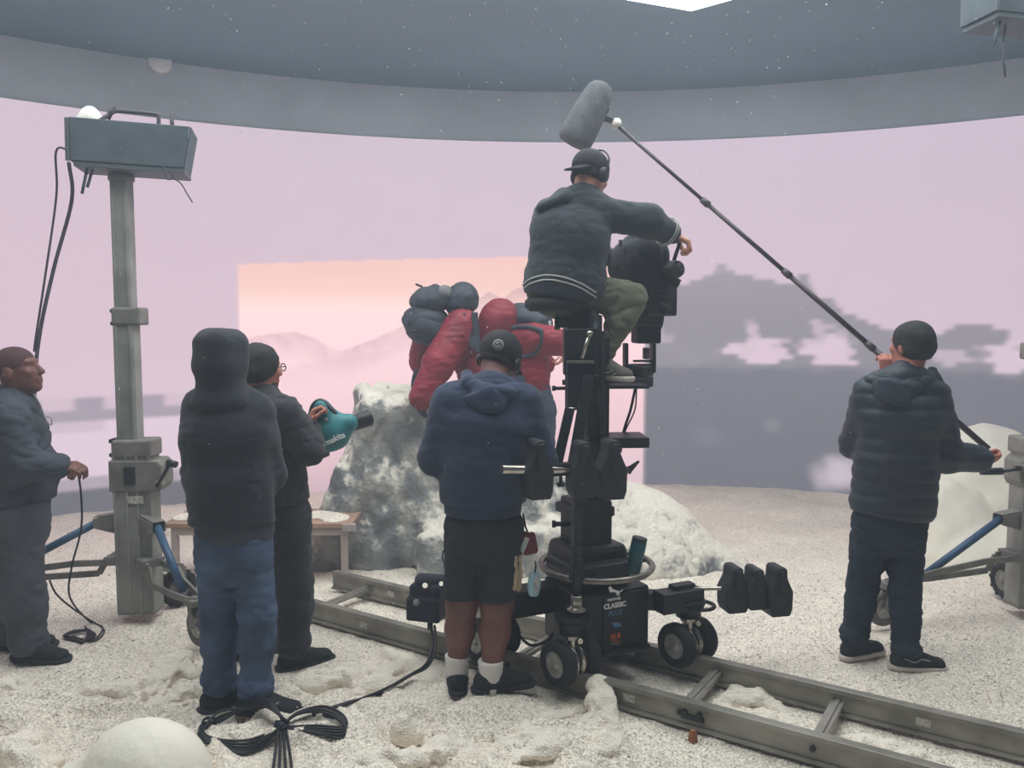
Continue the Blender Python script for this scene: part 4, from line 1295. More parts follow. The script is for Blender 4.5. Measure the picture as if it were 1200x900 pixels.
# ---- crank column and parallelogram arm
mb = MB(); mb.box((P(695, 500, 3.95).x, 3.95, (P(0, 395, 3.95).z + P(0, 600, 3.95).z) / 2), (.115, .12, P(0, 395, 3.95).z - P(0, 600, 3.95).z), DR); mb.build('column', bk, dl, .006)
for px in (706, 665):
    mb = MB(); mb.bar(P(px, 388, 3.84), P(px, 508, 3.84), .022, .03, (0, 1, 0)); mb.build('column_rail', dk, dl, .003)
mb = MB(); mb.prism([P(661, 386, 3.82), P(703, 384, 3.82), P(703, 440, 3.82), P(661, 440, 3.82)], V(0, .10, 0)); mb.build('arm_head', bk, dl, .006)
mb = MB(); mb.cyl(P(691, 391, 3.79), P(682, 420, 3.79), .0085); mb.cyl(P(692, 388, 3.79), P(690, 394, 3.79), .014); mb.build('gas_spring', M['steel'], dl)
mb = MB(); mb.bar(P(664, 424, 3.78), P(696, 424, 3.78), .03, .012); mb.build('arm_plate', M['ring'], dl, .002)
mb = MB(); mb.prism([P(664, 426, 3.79), P(698, 426, 3.79), P(692, 480, 3.76), P(665, 480, 3.76)], V(0, .09, 0)); mb.build('arm_box', bk, dl, .006)
for (xa, ya, xb, yb, nm) in ((668, 478, 652, 548, 'arm_link'), (690, 440, 672, 548, 'arm_link'), (684, 470, 668, 560, 'arm_link')):
    mb = MB(); mb.bar(P(xa, ya, 3.74), P(xb, yb, 3.70), .045, .035, (0, 1, 0)); mb.build(nm, bk if xa != 690 else dk, dl, .005)
mb = MB(); mb.cyl(P(664, 479, 3.73), P(677, 479, 3.73), .007); mb.build('cross_pin', M['steel'], dl)
for (x0, x1, y) in ((647, 668, 455), (700, 711, 489), (659, 665, 448)):
    mb = MB(); mb.cyl(P(x0, y, 3.86), P(x1, y, 3.86), .0085); mb.cyl(P(x0 if x0 < 660 else x1, y, 3.86), P((x0 + 4) if x0 < 660 else x1 - 4, y, 3.86), .013); mb.build('handle_pin', bk, dl)
mb = MB(); mb.box(P(728, 515.5, 3.95), (.235, .22, .05), rot_z(.05)); mb.build('lower_step', bk, dl, .006)
mb = MB(); mb.cyl(P(695, 510, 3.9), P(695, 370, 3.98), .045); mb.build('inner_tube', dk, dl)
# upper step and camera support arm
mb = MB(); mb.box(P(728, 452, 3.98), (.24, .20, .016), rot_z(.03)); mb.build('upper_step', dk, dl, .003)
mb = MB(); mb.bar(P(695, 449, 4.02), P(758, 447, 4.33), .09, .055); mb.build('camera_arm', bk, dl, .006)
# seat
mb = MB(); mb.lathe(P(654, 360, 4.02), V(0, 0, 1), [(-.02, 0), (-.02, .14), (.0, .165), (.03, .165), (.045, .15), (.045, 0)], 32); mb.build('seat', M['rubber'], dl)
mb = MB(); mb.bar(P(655, 372, 4.0), P(690, 376, 4.0), .08, .05); mb.build('seat_bracket', bk, dl, .005)
mb = MB(); mb.cyl(P(652, 379, 3.96), P(672, 379, 3.96), .022); mb.cyl(P(650, 379, 3.96), P(656, 379, 3.96), .032); mb.build('seat_clamp', bk, dl)
mb = MB(); mb.cyl(P(673, 362, 4.0), P(675, 392, 4.0), .04); mb.cyl(P(690, 362, 3.98), P(690, 396, 3.98), .05); mb.build('seat_post', bk, dl)

# ------------------------------------------------------------------ film camera on its head
cmY = 4.32
cm = thing('film_camera', 'film camera under a black cover on the dolly arm', 'camera', P(750, 444, cmY))
s = S(k=.05)
s.ell(P(752, 300, cmY), (.115, .13, .13), Rz(0)); s.ell(P(735, 310, cmY), (.10, .12, .13)); s.ell(P(765, 305, cmY), (.085, .12, .12)); s.box(P(755, 335, cmY), (.11, .11, .09), Rz(10), .03)
s.build('rain_cover', M['black_cloth'], cm, .011, lambda x, y, z: .007 * sin_noise(x, y, z, 30, 5, 3) + .03 * (.3 - np.minimum(np.abs(sin_noise(x, y * .7, z * .5, 26, 6, 2)), .3)))
mb = MB(); mb.box(P(768, 355, cmY), (.16, .22, .14), rot_z(.2)); mb.box(P(752, 372, cmY), (.17, .18, .10), rot_z(.2)); mb.build('camera_body', M['black_plastic'], cm, .012)
for (x, y, yy) in ((727, 285, 4.18), (731, 300, 4.18), (729, 312, 4.18), (733, 293, 4.17)): 
    mb = MB(); mb.box(P(x, y, yy), (.018, .01, .035), rot_z(.3 * (x - 730))); mb.build('reflective_buckle', M['ring'], cm, .002)

mb = MB(); mb.lathe(P(784, 318, 4.22), V(.35, -.6, .1), [(-.05, .0), (-.05, .05), (0, .055), (.06, .045), (.075, .04), (.075, 0)], 24); mb.build('side_motor', M['black_plastic'], cm)
mb = MB(); mb.cyl(P(791, 328, 4.20), P(779, 362, 4.20), .026); mb.cyl(P(792, 326, 4.20), P(789, 333, 4.20), .03); mb.cyl(P(781, 356, 4.20), P(778, 364, 4.20), .03); mb.build('pan_handle_grip', M['rubber'], cm)
mb = MB(); mb.tube([P(797, 284, 4.20), P(792, 298, 4.20), P(784, 325, 4.22)], .010); mb.build('pan_handle', bk, cm)
mb = MB(); mb.tube(spline([P(778, 360, 4.22), P(776, 380, 4.22), P(769, 392, 4.22), P(764, 398, 4.22)], 6), .005, 6); mb.build('cable', M['cable'], cm)
mb = MB(); mb.box(P(757, 388, cmY), (.13, .14, .13), rot_z(.1)); mb.build('head_body', bk, cm, .01)
for px in (733, 765):
    mb = MB(); mb.bar(P(px, 402, cmY), P(px, 436, cmY), .018, .10, (0, 1, 0)); mb.build('head_bracket', bk, cm, .003)
mb = MB(); mb.box(P(757, 414, cmY), (.03, .05, .06)); mb.bar(P(742, 423, cmY), P(764, 423, cmY), .03, .012); mb.build('level_frame', M['ring'], cm, .003)
mb = MB(); mb.lathe(P(750, 444, cmY), V(0, 0, 1), [(0, 0), (0, .06), (.03, .075), (.065, .078), (.08, .06), (.08, 0)], 28); mb.build('bowl_mount', M['black_plastic'], cm)
mb = MB(); mb.tube(spline([P(745, 452, 4.1), P(739, 480, 4.1), P(731, 505, 4.1), P(727, 530, 4.1)], 6), .007, 8); tag(mb.build('camera_cable', M['cable']), 'thick black cable drooping under the camera arm of the dolly', 'cable'); mb = MB(); mb.tube(spline([P(746, 455, 4.08), P(744, 480, 4.08), P(734, 502, 4.1), P(728, 520, 4.1)], 6), .004, 8)
tag(mb.build('camera_cable', M['cable']), 'thin black cable drooping beside the thick one under the camera arm', 'cable')
mb = MB(); mb.tube(spline([P(713, 362, 4.0), P(712, 375, 3.9), P(714, 388, 3.88), P(718, 392, 3.87)], 6), .004, 6)
tag(mb.build('earphone_wire', M['cable']), 'thin wire hanging under the seated operator\'s thigh', 'wire')

# ------------------------------------------------------------------ things hung on the dolly
t = thing('water_bottle', 'teal insulated bottle tucked behind the steering ring', 'bottle', P(742, 668, 3.80))
a, b_ = P(741, 672, 3.80), P(750, 630, 3.80)
ax = (b_ - a)
mb = MB(); mb.lathe(a, ax, [(0, 0), (0, .030), (.01, .036), (ax.length * .86, .037), (ax.length * .90, .034)], 24); mb.build('bottle_body', mat('dark_teal_enamel', (26, 84, 92), .4), t)
mb = MB(); mb.lathe(a + ax * .9, ax, [(0, .036), (ax.length * .1, .036), (ax.length * .11, .030), (ax.length * .11, 0)], 24); mb.build('bottle_cap', M['black_plastic'], t)
t = thing('tape_roll', 'roll of pale blue tape hanging at the dolly\'s side', 'tape', P(626, 684, 3.62))
mb = MB(); mb.lathe(P(626, 685, 3.62), V(.85, -.35, .05), [(-.012, .034), (-.012, .054), (.012, .054), (.012, .034), (-.012, .034)], 32); mb.build('roll', M['label_blue'], t)
mb = MB(); mb.lathe(P(626, 685, 3.62), V(.85, -.35, .05), [(-.0125, .030), (-.0125, .035), (.0125, .035), (.0125, .030), (-.0125, .030)], 32); mb.build('core', M['white_knit'], t)
mb = MB(); mb.tube([P(627, 671, 3.62), P(628, 664, 3.64), P(627, 658, 3.68)], .004, 6); mb.build('carabiner', M['cable'], t)
t = thing('work_gloves', 'pair of tan work gloves clipped at the shorts of the navy hoodie man', 'gloves', P(603, 690, 3.56))
for i, (px, off) in enumerate(((602, 0.0), (607, .02))):
    s = S(k=.012)
    a = P(px, 652, 3.55 + off)
    s.ec(a, P(px + 1, 672, 3.55 + off), (.016, .010), (.017, .010), (1, 0, 0))
    for q in range(4): s.cone(P(px - 2.4 + q * 1.7, 672, 3.55 + off), P(px - 3.2 + q * 1.9, 692 - abs(q - 1.4) * 2, 3.55 + off), .0075, .006)
    s.cone(P(px - 2, 664, 3.55 + off), P(px - 6, 676, 3.55 + off), .007, .006)
    s.build('glove', M['tan'], t, .0035)
t = thing('tool_pouch', 'maroon pouch with a pale tag hanging by the dolly hood', 'pouch', P(622, 650, 3.60))
s = S(k=.02); s.box(P(620, 637, 3.63), (.036, .02, .05), Rz(10, 0, -10), .015); s.ell(P(613, 632, 3.62), (.025, .02, .04))
s.build('pouch_body', M['maroon'], t, .006)
mb = MB(); mb.bar(P(618, 630, 3.60), P(611, 647, 3.60), .022, .006, (0, 1, 0)); mb.build('pale_tag', mat('pale_tag', (196, 208, 204), .7), t, .002)
mb = MB(); mb.tube([P(613, 602, 3.66), P(616, 618, 3.64), P(620, 628, 3.63)], .005, 6); mb.build('lanyard', M['cable'], t)

# black bag with its cable, left of the navy hoodie man
t = thing('equipment_bag', 'black padded bag with handles and a cable under it, left of bare legs', 'bag', P(502, 731, 4.0))
def bagp(px, py, dz=0.0): return P(px, py, 4.0 + dz)


s = S(k=.012)
s.box(bagp(500, 711), (.088, .065, .060), Rz(-16), .012); s.box(bagp(501, 694, .005), (.082, .055, .050), Rz(-16), .02); s.ec(bagp(494, 680), bagp(518, 681, .02), (.035, .05), (.032, .05), (0, 0, 1))
s.cone(bagp(498, 686, -.2), bagp(498, 686, .2), .014, None, .006, True); s.cone(bagp(517, 684, -.2), bagp(517, 684, .2), .012, None, .006, True)
s.build('bag_body', M['black_cloth'], t, .005)
mb = MB(); mb.tube(spline([bagp(519, 645), bagp(519, 656), bagp(524, 664), bagp(530, 668)], 5), .004, 6); mb.build('strap', M['cable'], t)
mb = MB(); mb.lathe(P(488, 706, 3.93), V(-.1, -1, 0), [(0, 0), (0, .017), (.004, .017), (.004, 0)], 20); mb.build('round_emblem', M['logo_grey'], t)
mb = MB(); mb.cyl(P(504, 728, 4.0), P(504, 738, 3.98), .014); mb.build('cable_socket', M['black_plastic'], t)

# floor cables
def gp(px, py, dz=.008):
    q = G(px, py); return V(q.x, q.y, gz(q.x, q.y) + dz)


mb = MB()
pA = spline([P(505, 733, 3.98), P(507, 752, 3.85), P(500, 778, 3.75), gp(478, 802, .03), gp(440, 826), gp(405, 840), gp(372, 850), gp(368, 858)], 8)
mb.tube(pA, .0085, 8)
o = mb.build('power_cable', M['cable']); tag(o, 'thick black cable running from the padded bag across the snow', 'cable')
mb = MB(); mb.tube(spline([P(509, 733, 3.97), P(511, 752, 3.84), P(503, 779, 3.74), gp(482, 802, .035), gp(442, 827, .02), gp(402, 842), gp(385, 846), gp(380, 858), gp(392, 862)], 8), .006, 8)
tag(mb.build('signal_cable', M['cable']), 'thinner black cable looping beside the thick one on the snow', 'cable')
t = thing('cable_coil', 'coil of black cables tied in the middle lying on the snow', 'cable', gp(330, 868))
for k in range(6):
    j = k * 3.4
    pts = [gp(332 + k * 1.5, 866 + k, .03), gp(318 - k, 852 + j * .6, .075), gp(290, 846 + j * .5, .09), gp(262 - k * 1.5, 852 + j * .6, .06), gp(240 - k * 2, 866 + j, .02), gp(244, 882 + k, .008), gp(290, 877 + j * .4, .010), gp(332 + k, 868 + j * .4, .02)]
    mb = MB(); mb.tube(spline(pts, 7), .0055, 7); mb.build('loop', M['cable'], t)
for k in range(5):
    j = k * 2.4
    pts = [gp(330, 868, .02), gp(350, 857 + j * .4, .03), gp(380, 853 + j, .03), gp(402, 858 + j, .02), gp(404 - k, 868 + j * .6, .012), gp(370, 870 + j * .4, .010), gp(330, 870, .014)]
    mb = MB(); mb.tube(spline(pts, 7), .0055, 7); mb.build('loop', M['cable'], t)
for k in range(4):
    pts = [gp(328 + k * 2, 866, .03), gp(326 + k * 3.5, 878, .05), gp(322 + k * 6, 895, .03), gp(318 + k * 9, 925, .01)]
    mb = MB(); mb.tube(spline(pts, 7), .006, 7); mb.build('loop', M['cable'], t)
mb = MB(); mb.cyl(gp(324, 868, .018), gp(336, 869, .018), .024); mb.build('tie_wrap', M['cable_blue'], t)
# ------------------------------------------------------------------ people
def basis(fwd, up=(0, 0, 1)):
    """columns right, forward, up"""
    f = Vector(fwd).normalized(); r = f.cross(Vector(up)).normalized(); u = r.cross(f).normalized()
    return np.array(Matrix((r, f, u)).transposed())


def npv(v): return np.array(v, float)


class Head:
    def __init__(self, c, fwd, up=(0, 0, 1), s=1.0):
        self.c = npv(c); self.B = basis(fwd, up); self.s = s

    def at(self, x, y, z): return self.c + self.B @ np.array([x, y, z]) * self.s

    def skin(self, S_):
        s = self.s
        S_.ell(self.at(0, -.012, .035), np.array([.074, .094, .082]) * s, self.B, .02)
        S_.ell(self.at(0, .026, -.030), np.array([.060, .066, .082]) * s, self.B, .03)
        S_.ell(self.at(0, .062, -.088), np.array([.028, .024, .022]) * s, self.B, .025)
        S_.ell(self.at(0, .074, .034), np.array([.050, .018, .014]) * s, self.B, .02)
        for q in (-1, 1):
            S_.ell(self.at(.040 * q, .062, -.014), np.array([.022, .020, .018]) * s, self.B, .02)
            S_.ell(self.at(.076 * q, -.012, -.002), np.array([.011, .022, .034]) * s, self.B, .008)
            S_.ball(self.at(.031 * q, .094, .014), .012 * s, .012, True)
        S_.cone(self.at(0, .088, .018), self.at(0, .108, -.022), .009 * s, .0135 * s, .012)
        for q in (-1, 1): S_.ball(self.at(.011 * q, .098, -.026), .009 * s, .008)
        S_.cone(self.at(-.018, .086, -.050), self.at(.018, .086, -.050), .008 * s, .008 * s, .006)
        S_.cone(self.at(-.015, .084, -.063), self.at(.015, .084, -.063), .009 * s, .009 * s, .006)

    def eyes(self, parent):
        for q in (-1, 1):
            mb = MB(); mb.lathe(self.at(.031 * q, .059, .014), Vector(self.B[:, 1]), [(0, .0), (.004, .010), (.010, .0125), (.016, .010), (.0195, .005), (.020, 0)], 14)
            mb.build('eye', M['eye'], parent)


def hand(S_, wrist, fdir, palm, thumb_side, curl=(.5, .6, .4), s=1.0, thumb_in=.3, spread=.0):
    """palm, four unequal curled fingers, thumb from the side of the palm"""
    w = Vector(wrist); f = Vector(fdir).normalized(); n = Vector(palm); n = (n - f * n.dot(f)).normalized()
    side = f.cross(n).normalized() * thumb_side
    S_.ec(w + f * .012 * s, w + f * .080 * s, (.030 * s, .016 * s), (.039 * s, .0135 * s), side, .015)
    for i, ln in enumerate((.074, .082, .076, .060)):
        p = w + f * (.088 - .004 * abs(i - 1.2)) * s + side * (.029 - .0195 * i) * s
        a = 0.0
        for j, (fr, rr_) in enumerate(((.46, .0094), (.30, .0086), (.24, .0078))):
            a += curl[j]
            d = (f * math.cos(a) + n * math.sin(a) + side * spread * (1 - i * .66)).normalized()
            q = p + d * ln * fr * s
            S_.cone(p, q, rr_ * s, (rr_ - .0008) * s, .004)
            p = q
    p = w + f * .026 * s + side * .030 * s + n * .006 * s
    d = (f * .62 + side * .75 + n * .25).normalized()
    q = p + d * .042 * s; S_.cone(p, q, .0145 * s, .011 * s, .012)
    d = (f * .85 + side * (.45 - thumb_in) + n * (.3 + thumb_in)).normalized()
    r = q + d * .032 * s; S_.cone(q, r, .0105 * s, .0095 * s, .004)
    d = (f * .9 + side * (.2 - thumb_in) + n * (.35 + thumb_in)).normalized()
    S_.cone(r, r + d * .024 * s, .0095 * s, .0075 * s, .004)


def limb(S_, pts, rs, g=0.0, k=.03):
    for i in range(len(pts) - 1): S_.cone(pts[i], pts[i + 1], rs[i] + g, rs[i + 1] + g, k)


def mid(a, b, t=.5): return Vector(a).lerp(Vector(b), t)


def torso(S_, J, g=0.0, wide=1.0, k=.05, belly=0.0, depth=1.0):
    sd = J['sd']
    S_.ec(J['pel'], mid(J['pel'], J['chest'], .45), (.150 * wide + g, .105 * depth + g), (.140 * wide + g, .105 * depth + belly + g), sd, k)
    S_.ec(mid(J['pel'], J['chest'], .4), J['chest'], (.140 * wide + g, .105 * depth + belly * .7 + g), (.165 * wide + g, .118 * depth + g), sd, k)
    S_.ec(J['chest'], mid(J['chest'], J['neck'], .72), (.165 * wide + g, .118 * depth + g), (.115 * wide + g, .080 * depth + g), sd, k)
    S_.cone(J['neck'], mid(J['neck'], J['shL'], .85), .055 + g, .058 + g, k); S_.cone(J['neck'], mid(J['neck'], J['shR'], .85), .055 + g, .058 + g, k)


def arms(S_, J, g=0.0, up=(.056, .047), fo=(.045, .031), k=.035, which='LR', stop=1.0):
    for q in which:
        limb(S_, [J['sh' + q], J['el' + q]], [up[0], up[1]], g, k)
        limb(S_, [J['el' + q], mid(J['el' + q], J['wr' + q], stop)], [fo[0], fo[1] + (fo[0] - fo[1]) * (1 - stop)], g, k)


def legs_(S_, J, g=0.0, th=(.088, .062), ca=(.060, .042), k=.04, stop=1.0, which='LR'):
    for q in which:
        limb(S_, [J['hip' + q], J['kn' + q]], th, g, k)
        limb(S_, [J['kn' + q], mid(J['kn' + q], J['an' + q], .35), mid(J['kn' + q], J['an' + q], stop)], [ca[0], ca[0] * .98, ca[1]], g, k)


def foot_skin(S_, an, fd, flo):
    f = Vector(fd); f.z = 0; f.normalize(); a = Vector(an)
    b = V(a.x, a.y, flo + .045)
    S_.cone(a, b - f * .02, .034, .028, .02); S_.cone(b - f * .02, b + f * .06 - V(0, 0, .010), .026, .022, .02)


def shoe(parent, an, fd, flo, mat_, sole, s=1.0, high=.0, name='shoe', laces=None):
    f = Vector(fd).normalized(); fh = V(f.x, f.y, 0).normalized(); sd = V(fh.y, -fh.x, 0)
    a = Vector(an); h = V(a.x, a.y, flo)
    S_ = S(k=.03)
    S_.cone(a + V(0, 0, .005 + high), h - fh * .02 + V(0, 0, .055), .050 * s, .046 * s)
    S_.ec(h - fh * .045 * s + V(0, 0, .042), h + fh * .06 * s + V(0, 0, .044), (.038 * s, .044), (.043 * s, .046), sd)
    S_.ec(h + fh * .06 * s + V(0, 0, .044), h + fh * .165 * s + V(0, 0, .032), (.043 * s, .046), (.045 * s, .034), sd)
    up = S_.build(name, mat_, parent, .0075, lambda x, y, z: .0018 * sin_noise(x, y, z, 60, 3, 2), [((0, 0, flo + .022), (0, 0, -1))])
    S_ = S(k=.02)
    S_.ec(h - fh * .05 * s + V(0, 0, .02), h + fh * .05 * s + V(0, 0, .02), (.046 * s, .05), (.047 * s, .05), sd)
    S_.ec(h + fh * .05 * s + V(0, 0, .02), h + fh * .168 * s + V(0, 0, .02), (.047 * s, .05), (.051 * s, .05), sd)
    S_.build('sole', sole, up, .007, None, [((0, 0, flo), (0, 0, -1)), ((0, 0, flo + .026), (0, 0, 1))])
    if laces:
        for i in range(3):
            c = h + fh * (.055 + .022 * i) * s + V(0, 0, .088 - .007 * i)
            mb = MB(); mb.tube(spline([c - sd * .025, c + V(0, 0, .004), c + sd * .025], 4), .004, 6); mb.build('lace', laces, up)
    return up


def wrinkles(amp, freq, seed, ridge=0.0):
    def fn(x, y, z):
        n = sin_noise(x, y, z * 1.4, freq * 2.6, seed, 2, .6)
        w = .02 * sin_noise(x, y, z, 9, seed + 8, 1)
        r = np.abs(sin_noise(x * .8, y * .8, (z + w) * 1.9, freq * 1.7, seed + 3, 2))
        return amp * .55 * n + ridge * 1.15 * (0.30 - np.minimum(r, .30))
    return fn


def hair_shell(hd, parent, m_, g=.012, cut=None, name='hair', amp=.003, low=-.055, back=True):
    S_ = S(k=.02)
    s = hd.s
    S_.ell(hd.at(0, -.018, .040), np.array([.074 + g, .090 + g, .080 + g]) * s, hd.B, .02)
    if back: S_.ell(hd.at(0, -.045, -.01), np.array([.064 + g, .055 + g, .06]) * s, hd.B, .03)
    S_.ell(hd.at(0, .105, -.02), np.array([.085, .068, .085]) * s, hd.B, .012, True)
    up = hd.B[:, 2]
    return S_.build(name, m_, parent, .007, lambda x, y, z: amp * sin_noise(x, y, z, 70, 9, 2), [(hd.at(0, 0, low), -up)] + (cut or []))


def ground_under(v): return gz(v[0], v[1]) + .004


def person(label, base):
    t = thing('person', label, 'person', base)
    return t


def finish(J):
    J['sd'] = (Vector(J['shR']) - Vector(J['shL'])).normalized()
    return J


# ---------------------------------------------------------------- 1: hooded man, jeans (back to us)
y = 3.50
J = finish(dict(
    head=P(262, 424, y), neck=P(262, 462, y), chest=P(266, 508, y), pel=P(272, 612, y),
    shL=P(236, 478, y + .02), shR=P(302, 482, y + .04), elL=P(233, 556, y + .02), elR=P(316, 556, y + .10), wrL=P(262, 578, y + .26), wrR=P(312, 570, y + .30),
    hipL=P(256, 636, y), hipR=P(290, 636, y), knL=P(257, 724, y + .04), knR=P(302, 720, y - .02), anL=P(257, 800, y + .04), anR=P(299, 806, y - .04)))
t = person('person in a black hoodie with the hood up, blue jeans and dark trainers', (J['pel'].x, J['pel'].y, 0))
flo = ground_under(J['anR'])
B_ = S(); hd = Head(J['head'], (.45, .9, -.05)); hd.skin(B_); B_.cone(hd.at(0, -.02, -.05), J['neck'], .055, .058)
torso(B_, J, -.004); arms(B_, J, -.004); legs_(B_, J, -.006)
hand(B_, J['wrL'], (.8, .5, .1), (0, .2, 1), -1); hand(B_, J['wrR'], (-.5, .8, .1), (0, .2, 1), 1)
for q in 'LR': foot_skin(B_, J['an' + q], (.9, .3, 0), flo)
B_.build('body', M['skin_mid'], t, .009); hd.eyes(t)
C = S(k=.05)
torso(C, J, .020, 1.06, .05); arms(C, J, .016, (.062, .056), (.054, .045), .035, stop=.95)
C.ec(mid(J['pel'], J['chest'], .05), mid(J['pel'], J['chest'], .5), (.172, .135), (.168, .135), J['sd'])
jk = C.build('hoodie', M['black_cloth'], t, .010, wrinkles(.005, 16, 101, .02), [(P(270, 612, y), (0, 0, -1))])
C = S(k=.05)
C.box(hd.at(0, -.015, .030), (.098, .112, .115), hd.B, .075); C.cone(hd.at(0, -.03, -.04), J['neck'] - V(0, 0, .01), .085, .105); C.ell(J['neck'] + V(0, -.04, -.035), (.125, .075, .05), None, .08)
C.ell(hd.at(0, .155, -.01), (.075, .075, .10), hd.B, .02, True)
C.build('hood', M['black_cloth'], t, .009, wrinkles(.003, 12, 102, .006))
C = S(k=.05); C.ec(P(274, 608, y), P(275, 622, y), (.168, .125), (.170, .127), J['sd']); C.build('shirt_hem', M['grey_overall'], t, .009, wrinkles(.004, 18, 103), [(P(270, 632, y), (0, 0, -1)), (P(270, 600, y), (0, 0, 1))])
C = S(k=.05); C.ec(P(274, 612, y), P(274, 650, y), (.162, .122), (.160, .125), J['sd']); legs_(C, J, .012, (.094, .070), (.070, .052), .03)
for q in 'LR': C.ell(Vector(J['an' + q]) + V(0, 0, .03), (.066, .072, .026)); C.ell(Vector(J['an' + q]) + V(0.005, 0, -.005), (.064, .070, .022))
C.build('jeans', M['jeans'], t, .009, wrinkles(.004, 18, 104, .025), [((0, 0, flo + .045), (0, 0, -1))])
sR = shoe(t, J['anR'], (.95, -.12, 0), flo, M['shoe_black'], M['sole_black'], 1.05, laces=M['sole_black'])
shoe(t, J['anL'], (.75, .45, 0), ground_under(J['anL']), M['shoe_black'], M['sole_black'], 1.05)
for pts in ([(305, 821), (312, 825), (317, 829), (327, 823)], [(314, 831), (317, 829), (313, 822)]):
    ln_ = surf_line(sR, pts, .001)
    if len(ln_) > 2:
        mb = MB(); mb.tube(ln_, .003, 6); mb.build('side_logo', M['logo_grey'], sR)

# ---------------------------------------------------------------- 2: man with glasses and blower
y = 4.05
J = finish(dict(
    head=P(306, 434, y), neck=P(306, 468, y - .01), chest=P(312, 506, y), pel=P(326, 592, y),
    shL=P(276, 486, y + .06), shR=P(336, 484, y - .12), elL=P(300, 548, y + .22), elR=P(362, 527, y - .10), wrL=P(372, 518, y + .30), wrR=P(362, 500, y - .03),
    hipL=P(308, 606, y + .02), hipR=P(340, 606, y - .03), knL=P(296, 686, y + .04), knR=P(345, 684, y - .04), anL=P(285, 752, y + .06), anR=P(344, 756, y - .06)))
t = person('person with glasses in black, aiming a teal leaf blower', (J['pel'].x, J['pel'].y, 0))
flo = ground_under(J['anR']) - .01
B_ = S(); hd = Head(J['head'], (.66, .75, .0)); hd.skin(B_); B_.cone(hd.at(0, -.025, -.05), J['neck'], .055, .06)
torso(B_, J, -.004); arms(B_, J, -.004); legs_(B_, J, -.006)
hand(B_, J['wrR'], (.22, .25, .9), (.85, .25, -.2), -1, (.9, .9, .6)); hand(B_, J['wrL'], (.8, -.2, .2), (.1, -.3, .9), -1, (.8, .8, .5))
for q in 'LR': foot_skin(B_, J['an' + q], (.9, .3, 0), flo)
B_.build('body', M['skin_mid'], t, .0075); hd.eyes(t)
hair_shell(hd, t, M['hair'], .020, amp=.005, low=-.06)
C = S(k=.02); C.ell(hd.at(0, .03, -.075), (.060, .055, .038), hd.B); C.ell(hd.at(0, .085, -.045), (.045, .03, .035), hd.B, .01, True)
C.build('beard', M['beard'], t, .007, lambda x, y_, z: .002 * sin_noise(x, y_, z, 90, 3, 2))
mb = MB()
for q in (-1, 1):
    c = Vector(hd.at(.033 * q, .106, .012)); r_ = Vector(hd.B[:, 0]); u_ = Vector(hd.B[:, 2])
    mb.tube([c + r_ * .023 * math.cos(a) + u_ * .019 * math.sin(a) for a in np.linspace(0, 6.283, 21)], .0028, 6, False)
    mb.tube([hd.at(.056 * q, .106, .018), hd.at(.074 * q, .08, .018), hd.at(.078 * q, -.005, .016)], .0026, 6)
mb.tube([hd.at(-.011, .108, .014), hd.at(.011, .108, .014)], .0026, 6)
mb.build('glasses', M['glass_dark'], t)
C = S(k=.04); torso(C, J, .020, 1.02, .05, .02); arms(C, J, .018, (.064, .060), (.056, .042), .035, stop=.90)
C.ec(mid(J['pel'], J['chest'], .0), mid(J['pel'], J['chest'], .5), (.165, .13), (.16, .13), J['sd'])
C.cone(P(306, 462, y), P(306, 474, y), .075, .085)
C.build('jacket', M['black_cloth_warm'], t, .010, wrinkles(.004, 16, 111, .025), [(P(326, 590, y), (.15, 0, -1))])
C = S(k=.05); C.ec(P(326, 580, y), P(326, 615, y), (.158, .118), (.160, .125), J['sd']); legs_(C, J, .016, (.094, .074), (.078, .066), .04)
for q in 'LR': C.ell(Vector(J['an' + q]) + V(0, 0, .02), (.078, .080, .03))
C.build('trousers', M['black_cloth_warm'], t, .010, wrinkles(.004, 18, 112, .025), [((0, 0, flo + .03), (0, 0, -1))])
shoe(t, J['anR'], (.8, .5, 0), flo, M['shoe_black'], M['sole_black'], 1.0); shoe(t, J['anL'], (.8, .5, 0), flo, M['shoe_black'], M['sole_black'], 1.0)
# the blower
t = thing('leaf_blower', 'teal cordless leaf blower with a black nozzle held by the man with glasses', 'leaf blower', P(392, 500, 4.1))
yb = 4.12
S_ = S(k=.03)
S_.ec(P(385, 508, yb), P(408, 496, yb), (.085, .075), (.05, .05), (.25, 0, 1)); S_.ec(P(376, 516, yb), P(392, 508, yb), (.07, .07), (.085, .075), (.25, 0, 1))
S_.cone(P(374, 486, yb), P(378, 478, yb), .040, .034); S_.cone(P(376, 476, yb), P(392, 492, yb), .035, .045); S_.cone(P(366, 486, yb), P(374, 505, yb), .022, .03)
S_.build('blower_housing', M['teal'], t, .007)
mb = MB(); mb.tube(spline([P(364, 490, yb - .01), P(367, 476, yb - .01), P(376, 470, yb - .01), P(388, 480, yb - .02), P(398, 492, yb - .02)], 6), .014, 10); mb.build('top_handle', M['black_plastic'], t)
a, b_ = P(404, 500, yb), P(432, 490, yb + .10)
mb = MB(); ax = b_ - a; Ln = ax.length; mb.lathe(a, ax, [(0, 0), (0, .036), (Ln * .96, .043), (Ln, .045), (Ln, .037), (Ln * .9, .034), (Ln * .5, .03), (Ln * .5, 0)], 28); mb.build('nozzle', M['black_plastic'], t)
mb = MB(); mb.lathe(P(401, 500.5, yb), ax, [(0, .0), (0, .046), (.02, .046), (.02, 0)], 28); mb.build('nozzle_collar', M['teal'], t)
text_obj('lettering', 'makita', M['logo_white'], t, P(392, 514.5, yb - .092), (.87, -.02, .40), (-.35, .05, .9), .042, .15, .002, bold=.0008)
